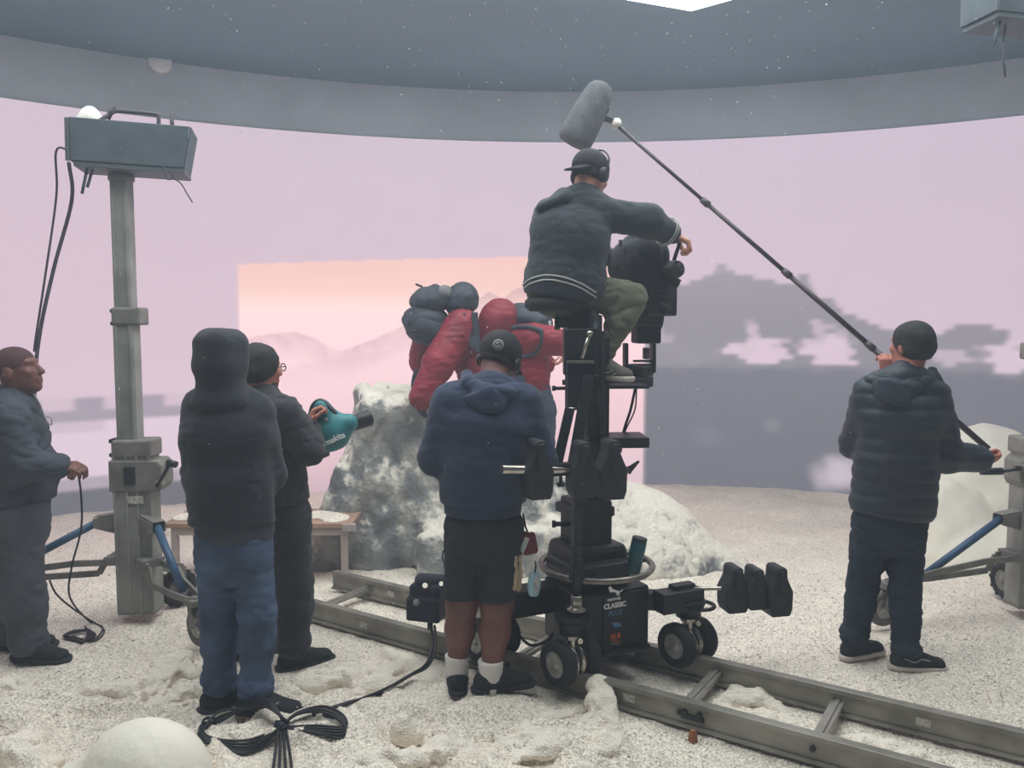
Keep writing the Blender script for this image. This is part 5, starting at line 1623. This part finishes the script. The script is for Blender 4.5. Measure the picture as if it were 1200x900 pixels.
mb = MB(); mb.lathe(P(382, 492, yb - .062), V(0, -1, 0), [(0, 0), (0, .010), (.004, .010), (.004, 0)], 16); mb.build('round_emblem', M['logo_grey'], t)
mb = MB(); mb.cyl(P(381, 524, yb + .01), P(372, 528, yb + .01), .05); mb.build('battery', M['black_plastic'], t)

# ---------------------------------------------------------------- 3: man in the navy hoodie and shorts
y = 3.62
J = finish(dict(
    head=P(585, 424, y + .13), neck=P(577, 457, y + .03), chest=P(570, 498, y), pel=P(566, 604, y),
    shL=P(528, 472, y + .0), shR=P(614, 474, y + .03), elL=P(512, 536, y + .02), elR=P(632, 540, y + .05), wrL=P(540, 540, y + .28), wrR=P(604, 540, y + .30),
    hipL=P(546, 618, y), hipR=P(589, 618, y - .01), knL=P(541, 708, y + .02), knR=P(583, 708, y - .02), anL=P(536, 790, y + .03), anR=P(575, 797, y - .05)))
t = person('person in a navy hoodie and dark shorts, head bowed under a black cap', (J['pel'].x, J['pel'].y, 0))
B_ = S(); hd = Head(J['head'], (.30, .82, -.48), (.30, .42, .86), 1.08); hd.skin(B_); B_.cone(hd.at(0, -.03, -.03), J['neck'], .060, .066)
torso(B_, J, 0); arms(B_, J, -.004)
legs_(B_, J, 0, (.088, .066), (.066, .040))
hand(B_, J['wrL'], (.5, .8, .1), (0, .2, 1), -1); hand(B_, J['wrR'], (-.4, .8, .1), (0, .2, 1), 1)
for q, d in (('L', (-.1, 1, 0)), ('R', (.95, .3, 0))): foot_skin(B_, J['an' + q], d, ground_under(J['an' + q]))
B_.build('body', M['skin_dark'], t, .0085); hd.eyes(t)
hair_shell(hd, t, M['beard'], .004, amp=.001, low=-.03, name='cropped_hair')
# backward cap with emblem
C = S(k=.02); C.ell(hd.at(0, -.016, .038), (.098, .115, .103), hd.B); up = hd.B[:, 2]
cp = C.build('cap', M['cap'], t, .007, None, [(hd.at(0, -.06, -.006), -(up - .10 * hd.B[:, 1]))])
C = S(k=.02); C.ec(hd.at(0, .07, .03), hd.at(0, .155, .02), (.07, .008), (.06, .008), hd.B[:, 0]); C.build('cap_brim', M['cap'], cp, .006)
e = surf(cp, 584, 404, .0)
if e is not None:
    n_ = (e - Vector(hd.at(0, -.016, .038))).normalized()
    mb = MB(); mb.lathe(e - n_ * .004, n_, [(0, 0), (0, .025), (.007, .025), (.007, 0)], 24); em = mb.build('cap_patch', M['logo_grey'], cp)
    s_, d_, u_ = frame(n_)
    mb = MB(); mb.tube([e + n_ * .003 + (s_ * math.cos(a) + u_ * math.sin(a)) * .019 for a in np.linspace(0, 6.283, 21)], .002, 6, False); mb.build('patch_ring', M['cap'], em)
    mb = MB(); mb.tube(spline([e + n_ * .004 - s_ * .011 - u_ * .004, e + n_ * .004 - s_ * .004 + u_ * .008, e + n_ * .004 + s_ * .005 - u_ * .002, e + n_ * .004 + s_ * .012 + u_ * .006], 4), .0025, 6); mb.build('patch_mark', M['cap'], em)
for q in (-1, 1):
    mb = MB(); mb.lathe(hd.at(.078 * q, -.005, -.005), Vector(hd.B[:, 0]) * q, [(0, 0), (0, .030), (.014, .032), (.022, .022), (.022, 0)], 20); mb.build('ear_cup', M['black_plastic'], t)
C = S(k=.05); torso(C, J, .024, 1.14, .05); arms(C, J, .018, (.072, .064), (.062, .05), .04, stop=.9)
C.ec(P(566, 584, y), P(568, 540, y), (.178, .135), (.198, .15), J['sd'])
C.build('hoodie', M['navy'], t, .010, wrinkles(.004, 17, 121, .014), [(P(566, 588, y), (0, 0, -1))])
C = S(k=.04); C.ec(P(566, 588, y), P(566, 596, y), (.178, .140), (.176, .138), J['sd']); C.build('waistband', M['navy'], t, .009, wrinkles(.002, 30, 125), [(P(566, 601, y), (0, 0, -1)), (P(566, 583, y), (0, 0, 1))])
C = S(k=.03); C.chain([P(547, 440, y + .07), P(550, 451, y - .03), P(573, 460, y - .095), P(598, 459, y - .04), P(608, 447, y + .07)], [.030, .036, .036, .036, .030]); C.ec(P(573, 463, y - .10), P(575, 479, y - .125), (.120, .028), (.060, .024), (1, 0, 0))
C.build('hood', M['navy'], t, .009, wrinkles(.004, 16, 122, .02))
C = S(k=.05); C.ec(P(567, 596, y), P(567, 625, y), (.165, .125), (.172, .13), J['sd'])
for q in 'LR': limb(C, [J['hip' + q], mid(J['hip' + q], J['kn' + q], 1.0)], [.100, .088], 0, .02)
C.build('shorts', M['shorts'], t, .009, wrinkles(.004, 15, 123, .025), [(P(566, 700, y), (0.02, 0, -1)), (P(566, 592, y), (0, 0, 1))])
for q, d in (('L', (-.1, 1, 0)), ('R', (.95, .3, 0))):
    fl = ground_under(J['an' + q]); a = Vector(J['an' + q])
    C = S(k=.02); C.cone(a + V(0, 0, .115), a - V(0, 0, .03), .060, .048); C.build('sock', M['white_knit'], t, .007, lambda x, y_, z: .0015 * np.sin(z * 260) + .001 * sin_noise(x, y_, z, 50, 4, 1), [(a + V(0, 0, .095), (0, 0, 1))])
    shoe(t, a + V(0, 0, -.035), d, fl, M['shoe_black'], M['sole_black'], .98, laces=M['sole_black'])

# ---------------------------------------------------------------- 4: seated camera operator
y = 4.0
J = finish(dict(
    head=P(692, 207, y + .06), neck=P(684, 234, y + .03), chest=P(668, 275, y), pel=P(660, 341, y + .02),
    shL=P(644, 254, y + .06), shR=P(706, 252, y + .02), elL=P(650, 300, y + .30), elR=P(760, 259, y + .08), wrL=P(712, 300, y + .36), wrR=P(786, 274, y + .16),
    hipL=P(640, 338, y + .08), hipR=P(684, 341, y + .02), knL=P(672, 352, y + .46), knR=P(738, 350, y + .03), anL=P(680, 430, y + .40), anR=P(707, 421, y - .02)))
t = person('person in a dark bomber and khaki trousers seated on the dolly', (J['pel'].x, J['pel'].y, P(660, 362, y).z))
B_ = S(); hd = Head(J['head'], (.62, .72, -.32), (.28, .28, .92), .97); hd.skin(B_); B_.cone(hd.at(0, -.025, -.05), J['neck'], .055, .06)
torso(B_, J, -.006); arms(B_, J, -.006); legs_(B_, J, -.004)
hand(B_, J['wrR'], (.34, -.04, -.16), (-.35, .1, -.85), 1, (.9, 1.1, .7), s=1.15); hand(B_, J['wrL'], (.6, .3, .1), (0, 0, -1), 1, (.9, 1.1, .7))
shf = P(712, 445, y).z
foot_skin(B_, J['anR'], (.55, -.6, 0), shf); foot_skin(B_, J['anL'], (.9, .2, 0), shf)
B_.build('body', M['skin'], t, .007); hd.eyes(t)
hair_shell(hd, t, M['hair'], .006, amp=.002, low=-.03)
C = S(k=.02); C.ell(hd.at(0, -.014, .040), (.088, .104, .092), hd.B)
cp = C.build('cap', M['cap'], t, .007, lambda x, y_, z: .002 * sin_noise(x, y_, z, 30, 4, 2), [(hd.at(0, -.02, .006), -(hd.B[:, 2] + .12 * hd.B[:, 1]))])
C = S(k=.02); C.ec(hd.at(0, -.085, .012), hd.at(0, -.155, -.035), (.066, .008), (.052, .008), hd.B[:, 0]); C.build('cap_brim', M['cap'], cp, .006)
mb = MB()
for q in (-1, 1): mb.lathe(hd.at(.074 * q, -.008, -.002), Vector(hd.B[:, 0]) * q, [(0, 0), (0, .036), (.018, .038), (.026, .028), (.026, 0)], 20)
mb.tube(spline([hd.at(-.098, -.008, .01), hd.at(-.100, -.01, .08), hd.at(-.056, -.01, .130), hd.at(0, -.01, .138), hd.at(.056, -.01, .130), hd.at(.100, -.01, .08), hd.at(.098, -.008, .01)], 6), .005, 8)
mb.build('headphones', M['black_plastic'], t)
C = S(k=.02); C.cone(J['neck'] + V(.012, 0, .02), J['neck'] + V(0, 0, -.01), .064, .072); C.build('shirt_collar', M['stripe'], t, .007, None, [(J['neck'] + V(.0, 0, .022), (-.3, 0, 1))])
C = S(k=.05); torso(C, J, .020, 1.05, .05); arms(C, J, .016, (.068, .066), (.060, .042), .04, stop=.97)
C.ec(P(662, 332, y), P(666, 296, y), (.192, .155), (.180, .145), J['sd']); C.ec(P(660, 350, y), P(662, 332, y), (.180, .15), (.19, .155), J['sd'])
jk = C.build('bomber_jacket', M['bomber'], t, .010, wrinkles(.004, 17, 131, .014), [(P(660, 350, y), (-.16, 0, -1))])
C = S(k=.04); C.ec(P(634, 244, y - .02), P(662, 233, y - .03), (.028, .05), (.045, .06), (0, 0, 1)); C.cone(P(660, 231, y), P(694, 233, y + .04), .042, .034); C.build('folded_hood', M['bomber'], t, .009, wrinkles(.003, 18, 132, .015))
# rib stripes round the hem and cuff
for k_ in range(2):
    o_ = 5.5 * k_
    ln_ = surf_line(jk, [(613, 334 + o_), (622, 327 + o_), (640, 322.5 + o_), (660, 325 + o_), (680, 332 + o_), (698, 343 + o_)], .002)
    mb = MB(); mb.tube(ln_, .0045, 6); mb.build('hem_stripe', M['stripe'], t)
wr, el = Vector(J['wrR']), Vector(J['elR']); d_ = (wr - el).normalized()
for k_, tt in enumerate((.80, .90)):
    c = el.lerp(wr, tt); r_ = .062 + (.044 - .062) * tt + .0255; s_, dd_, u_ = frame(d_)
    mb = MB(); mb.tube([c + (s_ * math.cos(a) + u_ * math.sin(a)) * r_ for a in np.linspace(0, 6.283, 25)], .0038, 6, False); mb.build('cuff_stripe', M['stripe'], t)
C = S(k=.05); C.ec(P(660, 336, y + .02), P(660, 346, y + .02), (.172, .13), (.168, .12), J['sd']); legs_(C, J, .012, (.090, .072), (.060, .038), .04, stop=.86)
C.build('trousers', M['khaki'], t, .010, wrinkles(.004, 16, 133, .028), [(P(660, 366, y), (0, 0, -1))] if False else [])
sR = shoe(t, J['anR'] + V(0, 0, -.01), (.55, -.6, 0), shf, M['shoe_grey'], M['sole_white'], .86, laces=M['stripe']); shoe(t, J['anL'], (.9, .2, 0), shf, M['shoe_grey'], M['sole_white'], .95)
C = S(k=.02); C.cone(mid(J['knR'], J['anR'], .86), J['anR'], .044, .042); C.build('sock', mat('brown_sock', (104, 84, 76), .95, bump=.3, bscale=200), t, .007)
for pts in ([(704, 434), (712, 437), (718, 434)], [(706, 439), (714, 441), (721, 438)]):
    ln_ = surf_line(sR, pts, .001)
    if len(ln_) > 2:
        mb = MB(); mb.tube(ln_, .004, 6); mb.build('side_stripe', M['stripe'], sR)

# ---------------------------------------------------------------- 5: boom operator
y = 4.02
J = finish(dict(
    head=P(1067, 407, y + .02), neck=P(1062, 442, y), chest=P(1056, 488, y), pel=P(1046, 592, y),
    shL=P(1020, 462, y + .04), shR=P(1092, 466, y), elL=P(1004, 520, y + .16), elR=P(1108, 534, y + .03), wrL=P(1038, 440, y + .22), wrR=P(1152, 538, y + .08),
    hipL=P(1022, 612, y + .02), hipR=P(1062, 612, y), knL=P(1011, 686, y + .06), knR=P(1060, 694, y - .02), anL=P(1001, 748, y + .06), anR=P(1062, 766, y - .06)))
t = person('person in a dark puffer jacket holding up the microphone boom', (J['pel'].x, J['pel'].y, 0))
B_ = S(); hd = Head(J['head'], (-.42, .9, .05)); hd.skin(B_); B_.cone(hd.at(0, -.025, -.05), J['neck'], .056, .062)
torso(B_, J, -.004); arms(B_, J, -.004); legs_(B_, J, -.006)
pole_d = (P(1135, 506, 4.22) - P(1037, 418, 4.20)).normalized()
hand(B_, J['wrL'], (0, .05, 1), (0, .6, .1), -1, (.9, 1.0, .7)); hand(B_, J['wrR'], (.85, .2, .0), (-.1, .5, .6), -1, (1.3, 1.4, .9))
for q in 'LR': foot_skin(B_, J['an' + q], (.9, .2, 0), ground_under(J['an' + q]))
B_.build('body', M['skin_mid'], t, .0075); hd.eyes(t)
hair_shell(hd, t, M['hair'], .016, amp=.004, low=-.055)
C = S(k=.045); torso(C, J, .024, 1.10, .05); arms(C, J, .022, (.070, .064), (.062, .046), .035, stop=.90)
C.ec(P(1046, 590, y), P(1050, 540, y), (.205, .15), (.195, .15), J['sd'])


def quilt(x, y_, z):
    return .009 * (1 - np.abs(np.sin(z * math.pi / .072 + .5 * sin_noise(x, y_, z, 6, 5, 1))) ** .5) + .003 * sin_noise(x, y_, z, 40, 141, 3)


C.build('puffer_jacket', M['puffer'], t, .010, quilt, [(P(1046, 604, y), (-.12, 0, -1))])
C = S(k=.04); C.ell(P(1066, 446, y - .03), (.11, .085, .055), Rz(-5, 15, -8)); C.cone(P(1024, 446, y), P(1050, 440, y), .045, .05); C.cone(P(1092, 436, y + .0), P(1098, 458, y - .02), .030, .045); C.ec(P(1050, 452, y - .09), P(1046, 470, y - .12), (.12, .03), (.09, .025), (1, 0, 0))
C.ell(P(1066, 430, y + .03), (.07, .075, .05), None, .02, True)
C.build('hood_collar', M['puffer'], t, .009, wrinkles(.005, 18, 142, .02))
C = S(k=.05); C.ec(P(1044, 590, y), P(1044, 622, y), (.16, .12), (.16, .125), J['sd']); legs_(C, J, .010, (.092, .068), (.066, .052), .03)
for q in 'LR': C.ell(Vector(J['an' + q]) + V(0, 0, .03), (.064, .068, .024))
C.build('trousers', M['teal_pants'], t, .009, wrinkles(.004, 18, 143, .025), [((0, 0, .06), (0, 0, -1))])
for q, d in (('L', (.85, .35, 0)), ('R', (.95, -.08, 0))):
    fl = ground_under(J['an' + q]); sh = shoe(t, J['an' + q], d, fl, M['shoe_black'], M['sole_white'], .93, laces=M['stripe'])
ln_ = surf_line(sh, [(1060, 772), (1072, 776), (1080, 773), (1090, 775)], .001)
if len(ln_) > 2:
    mb = MB(); mb.tube(ln_, .0035, 6); mb.build('side_stripe', M['stripe'], sh)

# boom pole and blimp
bt = thing('microphone_boom', 'long boom pole carrying a grey furry blimp microphone', 'boom microphone', P(1160, 528, 4.24))
a, b_ = P(1158, 526, 4.24), P(722, 146, 4.80)
def bp(t_): return a.lerp(b_, t_)
cuts = [0, .30, .52, .745, 1.0]
for i in range(4):
    r_ = (.0165, .0145, .0125, .0105)[i]
    mb = MB(); mb.cyl(bp(cuts[i]), bp(cuts[i + 1]), r_, n=16); mb.build('pole_section', M['pole'], bt)
for c_ in cuts[1:4]:
    mb = MB(); mb.cyl(bp(c_ - .012), bp(c_ + .008), .0205, .019, n=16); mb.build('lock_collar', M['pole_lock'], bt)
bd = (b_ - a).normalized()
mb = MB(); mb.cyl(b_ - bd * .02, b_ + bd * .03, .018); mb.lathe(P(722, 145, 4.78), V(.2, -1, .2), [(-.024, 0), (-.024, .022), (.022, .026), (.026, 0)], 20); mb.build('shock_mount', M['white_plastic'], bt)
mb = MB(); mb.bar(P(720, 143, 4.80), P(706, 138, 4.80), .03, .03); mb.build('mount_bracket', M['black_plastic'], bt, .004)
q0, q1 = P(708.5, 97, 4.8), P(672, 168, 4.8)
Lb = (q1 - q0).length
mb = MB(); mb.lathe(q0, q1 - q0, [(0, 0), (.004, .03), (.018, .058), (.045, .078), (.09, .088), (Lb * .5, .098), (Lb * .85, .103), (Lb - .012, .100), (Lb, .088), (Lb + .004, .0)], 32)
mb.build('blimp', M['blimp'], bt)
S_ = S(k=.02); S_.cone(P(712, 128, 4.78), P(688, 178, 4.79), .012, .010); S_.build('zip_seam', M['black_cloth'], bt, .007)

# ---------------------------------------------------------------- 6 and 7: the climbers in red on the rock
y = 5.85
led = .30
J = finish(dict(
    head=P(514, 396, y + .22), neck=P(524, 384, y + .14), chest=P(546, 402, y + .04), pel=P(572, 462, y),
    shL=P(502, 392, y + .16), shR=P(541, 382, y - .08), elL=P(494, 418, y + .20), elR=P(514, 426, y - .20), wrL=P(491, 446, y + .16), wrR=P(494, 466, y - .26),
    hipL=P(562, 474, y + .05), hipR=P(586, 474, y - .02), knL=P(556, 520, y - .02), knR=P(584, 520, y - .06), anL=P(556, 566, y - .02), anR=P(586, 566, y - .05)))
for q in 'LR': J['an' + q].z = led + .09; J['kn' + q].z = (led + .09 + J['hip' + q].z) / 2
t = person('climber in a red shell stooping under a bulging dark backpack, arm hanging down', (J['pel'].x, J['pel'].y, led))
B_ = S(); hd = Head(J['head'], (-.6, .5, -.5), (.2, .3, .9)); hd.skin(B_); B_.cone(hd.at(0, -.025, -.05), J['neck'], .055, .06)
torso(B_, J, -.004); arms(B_, J, -.004); legs_(B_, J, -.006)
hand(B_, J['wrL'], (-.05, 0, -1), (.3, .3, 0), 1, s=.8); hand(B_, J['wrR'], (-.05, 0, -1), (.3, .3, 0), 1, s=.8)
for q in 'LR': foot_skin(B_, J['an' + q], (-.5, .8, 0), led)
B_.build('body', M['skin'], t, .011); hd.eyes(t)
C = S(k=.04); torso(C, J, .020, 1.0, .05); arms(C, J, .030, (.100, .088), (.082, .060), .03, which='R'); arms(C, J, .026, (.080, .070), (.060, .045), .03, which='L', stop=.3)
C.build('red_jacket', M['red_shell'], t, .011, wrinkles(.005, 17, 151, .022), [(J['pel'] + V(-.03, 0, .10), (.5, 0, -1))])
C = S(k=.04); C.ell(hd.at(0, -.01, .03), (.10, .12, .11), hd.B); C.build('helmet_hood', M['red_shell'], t, .012)
for q in 'LR':
    C = S(k=.015); wv = Vector(J['wr' + q]); hand(C, wv + V(0, 0, .01), (-.05, 0, -1), (.3, .3, 0), 1, s=1.15); C.cone(wv + V(.01, 0, .07), wv, .052, .045); C.build('glove', M['pack'], t, .009)
C = S(k=.05); C.ec(J['pel'], J['pel'] - V(0, 0, .05), (.17, .13), (.17, .13), J['sd']); legs_(C, J, .018, (.096, .08), (.08, .07), .05); C.ec(mid(J['pel'], J['chest'], .1), J['pel'], (.18, .15), (.18, .14), J['sd'])
C.build('trousers', M['dark_trouser'], t, .012, wrinkles(.005, 14, 152, .02), [((0, 0, led + .02), (0, 0, -1))])
for q in 'LR': shoe(t, J['an' + q], (-.5, .8, 0), led, M['shoe_black'], M['sole_black'], 1.1, high=.05, name='boot')
t = thing('backpack', 'dark bulging expedition backpack on the stooping climber in red', 'backpack', P(520, 400, y - .1))
C = S(k=.04)
C.ell(P(500, 384, y - .02), (.17, .19, .13), Rz(0, 0, 20)); C.ell(P(498, 374, y), (.17, .20, .11)); C.build('main_sack', M['pack'], t, .013, wrinkles(.010, 10, 153, .03))
C = S(k=.03); C.ell(P(506, 352, y + .02), (.16, .20, .105), Rz(0, 0, -8)); C.build('bedroll', M['pack'], t, .012, lambda x, y_, z: .010 * sin_noise(x, y_, z, 20, 155, 2) + .006 * np.sin(x * 60))
C = S(k=.03); C.ell(P(541, 352, y + .02), (.125, .17, .135), Rz(0, 0, 25)); C.build('stuff_sack', M['pack'], t, .012, wrinkles(.008, 14, 156, .02))
C = S(k=.03); C.ell(P(521, 344, y - .05), (.06, .10, .06)); C.build('mesh_pouch', mat('speckled_rope', (70, 74, 82), .9, var_rgb=(128, 128, 130), vscale=70), t, .011, lambda x, y_, z: .004 * sin_noise(x, y_, z, 60, 7, 2))
mb = MB(); mb.cyl(P(487, 333, y), P(495, 336, y), .008); mb.build('pole_tip', M['pack'], t)
for (aa, bb) in (((541, 368), (556, 408)), ((556, 366), (560, 412))):
    mb = MB(); mb.bar(P(*aa, y - .17), P(*bb, y - .18), .045, .012, (0, 1, 0)); mb.build('shoulder_strap', M['pack'], t, .003)
mb = MB(); mb.tube(spline([P(485, 438, y - .1), P(483, 452, y - .1), P(486, 466, y - .1), P(490, 458, y - .1)], 5), .009, 6); mb.build('dangling_strap', M['pack'], t)

y = 5.80
J = finish(dict(
    head=P(588, 378, y + .02), neck=P(602, 394, y), chest=P(618, 404, y), pel=P(622, 470, y),
    shL=P(596, 404, y + .16), shR=P(626, 396, y - .14), elL=P(612, 428, y + .26), elR=P(648, 400, y - .10), wrL=P(640, 426, y + .26), wrR=P(678, 408, y - .04),
    hipL=P(610, 482, y + .05), hipR=P(634, 482, y - .02), knL=P(604, 528, y + .05), knR=P(634, 528, y - .02), anL=P(604, 566, y + .12), anR=P(634, 566, y + .10)))
led2 = .30
for q in 'LR': J['an' + q].z = led2 + .09; J['an' + q].y = y + .02; J['kn' + q].z = (led2 + .09 + J['hip' + q].z) / 2
t = person('climber in a red hood bending forward and reaching out with one arm', (J['pel'].x, J['pel'].y, led2))
B_ = S(); hd = Head(J['head'], (-.7, .5, -.5), (-.3, .3, .9)); hd.skin(B_); B_.cone(hd.at(0, -.025, -.05), J['neck'], .055, .06)
torso(B_, J, -.004); arms(B_, J, -.004); legs_(B_, J, -.006)
hand(B_, J['wrL'], (1, 0, 0), (0, 0, 1), 1); hand(B_, J['wrR'], (1, .1, -.1), (0, -.2, 1), -1)
for q in 'LR': foot_skin(B_, J['an' + q], (-.5, .8, 0), led2)
B_.build('body', M['skin'], t, .011); hd.eyes(t)
C = S(k=.04); torso(C, J, .022, 1.0, .05); arms(C, J, .026, (.080, .074), (.068, .060), .04, stop=.9)
jk2 = C.build('red_jacket', M['red_shell'], t, .011, wrinkles(.005, 17, 161, .022), [(J['pel'] + V(0, 0, .08), (0, 0, -1))])
C = S(k=.05); C.ell(P(586, 374, y), (.150, .15, .150), Rz(0, 0, 12)); C.cone(P(582, 384, y), P(578, 404, y), .12, .10); C.cone(P(566, 388, y), P(566, 430, y - .02), .065, .065)
C.build('red_hood', M['red_shell'], t, .012, wrinkles(.006, 12, 162, .02))
C = S(k=.05); C.ec(J['pel'], J['pel'] - V(0, 0, .05), (.165, .13), (.17, .13), J['sd']); legs_(C, J, .018, (.096, .08), (.08, .07), .05); C.ec(mid(J['pel'], J['chest'], .25), J['pel'], (.17, .14), (.17, .14), J['sd'])
C.build('trousers', M['dark_trouser'], t, .012, wrinkles(.005, 14, 163, .02), [((0, 0, led2 + .02), (0, 0, -1))])
for q in 'LR': shoe(t, J['an' + q], (-.5, .8, 0), led2, M['shoe_black'], M['sole_black'], 1.1, high=.05, name='boot')
C = S(k=.02); C.cone(P(660, 410, y - .06), P(672, 412, y - .05), .05, .05); C.build('blue_cuff', mat('blue_cuff', (52, 66, 104), .8, bump=.4, bscale=90), t, .010)
t = thing('backpack', 'slate backpack with grey straps on the reaching climber in red', 'backpack', P(618, 392, y))
C = S(k=.04); C.ell(P(614, 374, y + .1), (.16, .2, .115), Rz(0, 0, 15)); C.ell(P(632, 380, y + .05), (.10, .17, .11)); C.build('main_sack', M['pack'], t, .013, wrinkles(.008, 12, 165, .02))
for pts, w_ in (([(580, 402), (588, 388), (604, 384), (622, 384), (636, 390)], .017), ([(634, 386), (634, 402), (626, 414), (612, 418), (600, 420)], .012)):
    ln_ = surf_line(jk2, pts, .004)
    mb = MB()
    if len(ln_) > 3:
        mb.tube(ln_, w_, 8); mb.build('shoulder_strap', M['pack'], t)
mb = MB(); mb.cyl(P(641, 376, y - .05), P(642, 388, y - .05), .03); mb.build('buckle', M['logo_grey'], t)

# ---------------------------------------------------------------- 8: workman at the left edge
y = 4.12
J = finish(dict(
    head=P(22, 436, y), neck=P(14, 474, y), chest=P(14, 510, y), pel=P(22, 598, y),
    shL=P(20, 490, y + .16), shR=P(10, 492, y - .16), elL=P(40, 545, y + .20), elR=P(26, 546, y - .16), wrL=P(66, 545, y + .12), wrR=P(70, 546, y - .10),
    hipL=P(26, 606, y + .08), hipR=P(22, 606, y - .08), knL=P(22, 684, y + .08), knR=P(26, 686, y - .08), anL=P(16, 746, y + .10), anR=P(34, 754, y - .06)))
J['sd'] = V(.05, -1, 0)
t = person('workman in grey overalls and dark cap in profile, paying out a cable', (J['pel'].x, J['pel'].y, 0))
flo = ground_under(J['anR'])
B_ = S(); hd = Head(J['head'], (.97, .05, .22), (-.22, 0, .97), 1.06); hd.skin(B_); B_.cone(hd.at(0, -.03, -.05), J['neck'], .062, .068)
torso(B_, J, 0, 1, .05, .03); arms(B_, J, -.004); legs_(B_, J, -.006)
hand(B_, J['wrR'], (1, .1, -.1), (0, .4, -.9), 1, (.6, .8, .5)); hand(B_, J['wrL'], (1, -.2, -.1), (0, -.3, -.9), -1, (.6, .8, .5))
for q in 'LR': foot_skin(B_, J['an' + q], (.95, -.2, 0), flo)
B_.build('body', M['skin_dark'], t, .0075); hd.eyes(t)
C = S(k=.02); C.ell(hd.at(0, -.016, .040), (.085, .106, .092), hd.B); C.ell(hd.at(0, .12, -.03), (.09, .055, .062), hd.B, .01, True)
C.build('skull_cap', M['beanie'], t, .007, None, [(hd.at(0, 0, .012), -(hd.B[:, 2] - .12 * hd.B[:, 1]))])
C = S(k=.05); torso(C, J, .030, 1.06, .06, .04); arms(C, J, .022, (.066, .060), (.056, .044), .05, stop=.95); C.ec(mid(J['pel'], J['chest'], .1), mid(J['pel'], J['chest'], .5), (.18, .16), (.185, .175), J['sd']); C.cone(J['neck'] + V(0, 0, .02), J['neck'], .085, .095)
jk = C.build('work_jacket', M['grey_overall'], t, .010, wrinkles(.004, 16, 171, .025), [(P(20, 586, y), (0, 0, -1))])
mb = MB(); mb.tube(spline([P(40, 462, y - .06), P(48, 476, y - .03), P(54, 492, y - .02), P(60, 498, y - .02), P(60, 490, y - .02), P(54, 488, y - .02)], 6), .003, 6); mb.build('earpiece_coil', M['stripe'], t)
C = S(k=.05); C.ec(P(22, 578, y), P(22, 620, y), (.165, .14), (.165, .14), J['sd']); legs_(C, J, .018, (.10, .08), (.082, .07), .05)
for q in 'LR': C.ell(Vector(J['an' + q]) + V(0, 0, .02), (.080, .078, .03))
C.build('trousers', M['grey_overall_light'], t, .010, wrinkles(.004, 17, 172, .025), [((0, 0, flo + .04), (0, 0, -1)), (P(20, 584, y), (0, 0, 1))])
shoe(t, J['anR'], (.95, -.15, 0), flo, M['shoe_black'], M['sole_black'], 1.08, laces=M['sole_black']); shoe(t, J['anL'], (.9, .1, 0), ground_under(J['anL']), M['shoe_black'], M['sole_black'], 1.05)
mb = MB(); mb.tube(spline([P(80, 547, y - .1), P(90, 552, y - .1), P(95, 580, y - .1), P(95, 620, y - .1), P(84, 665, y), P(82, 700, y + .05), gp(104, 728, .02), gp(120, 732), gp(112, 745), gp(92, 748)], 7), .005, 7)
mb.tube(spline([P(58, 680, 4.2), P(66, 696, 4.2), P(84, 712, 4.25), gp(104, 728, .03), gp(122, 735), gp(110, 748), gp(86, 744)], 7), .005, 7)
o = mb.build('control_cable', M['cable']); tag(o, 'thin black cable hanging from the workman\'s hands to the snow', 'cable')
t = thing('cable_tangle', 'small tangle of thin black cable on the snow by the workman', 'cable', gp(98, 744))
for k in range(6):
    pts = [gp(100 + k, 738, .02), gp(84 - k * 2, 740 + k, .02), gp(76 + k * 3, 746, .01), gp(96, 748 + k * .5, .012), gp(112 - k * 2, 744, .02), gp(100, 738 - k * .5, .03)]
    mb = MB(); mb.tube(spline(pts, 6), .005, 6); mb.build('loop', M['cable'], t)
# ------------------------------------------------------------------ studio haze filling the stage
m = bpy.data.materials.new('studio_haze'); m.use_nodes = True
nt = m.node_tree; nt.nodes.remove(nt.nodes['Principled BSDF'])
vs_ = nt.nodes.new('ShaderNodeVolumeScatter'); vs_.inputs['Density'].default_value = HAZE; vs_.inputs['Color'].default_value = (.74, .86, 1.0, 1)
vs_.inputs['Anisotropy'].default_value = 0.2
nt.links.new(vs_.outputs[0], nt.nodes['Material Output'].inputs['Volume'])
mb = MB(); mb.box((.6, 3.5, 1.95), (19, 13.5, 4.6))
hz = mb.build('studio_haze', m)
tag(hz, 'thin pale haze hanging in the studio air', 'haze', None, 'stuff')
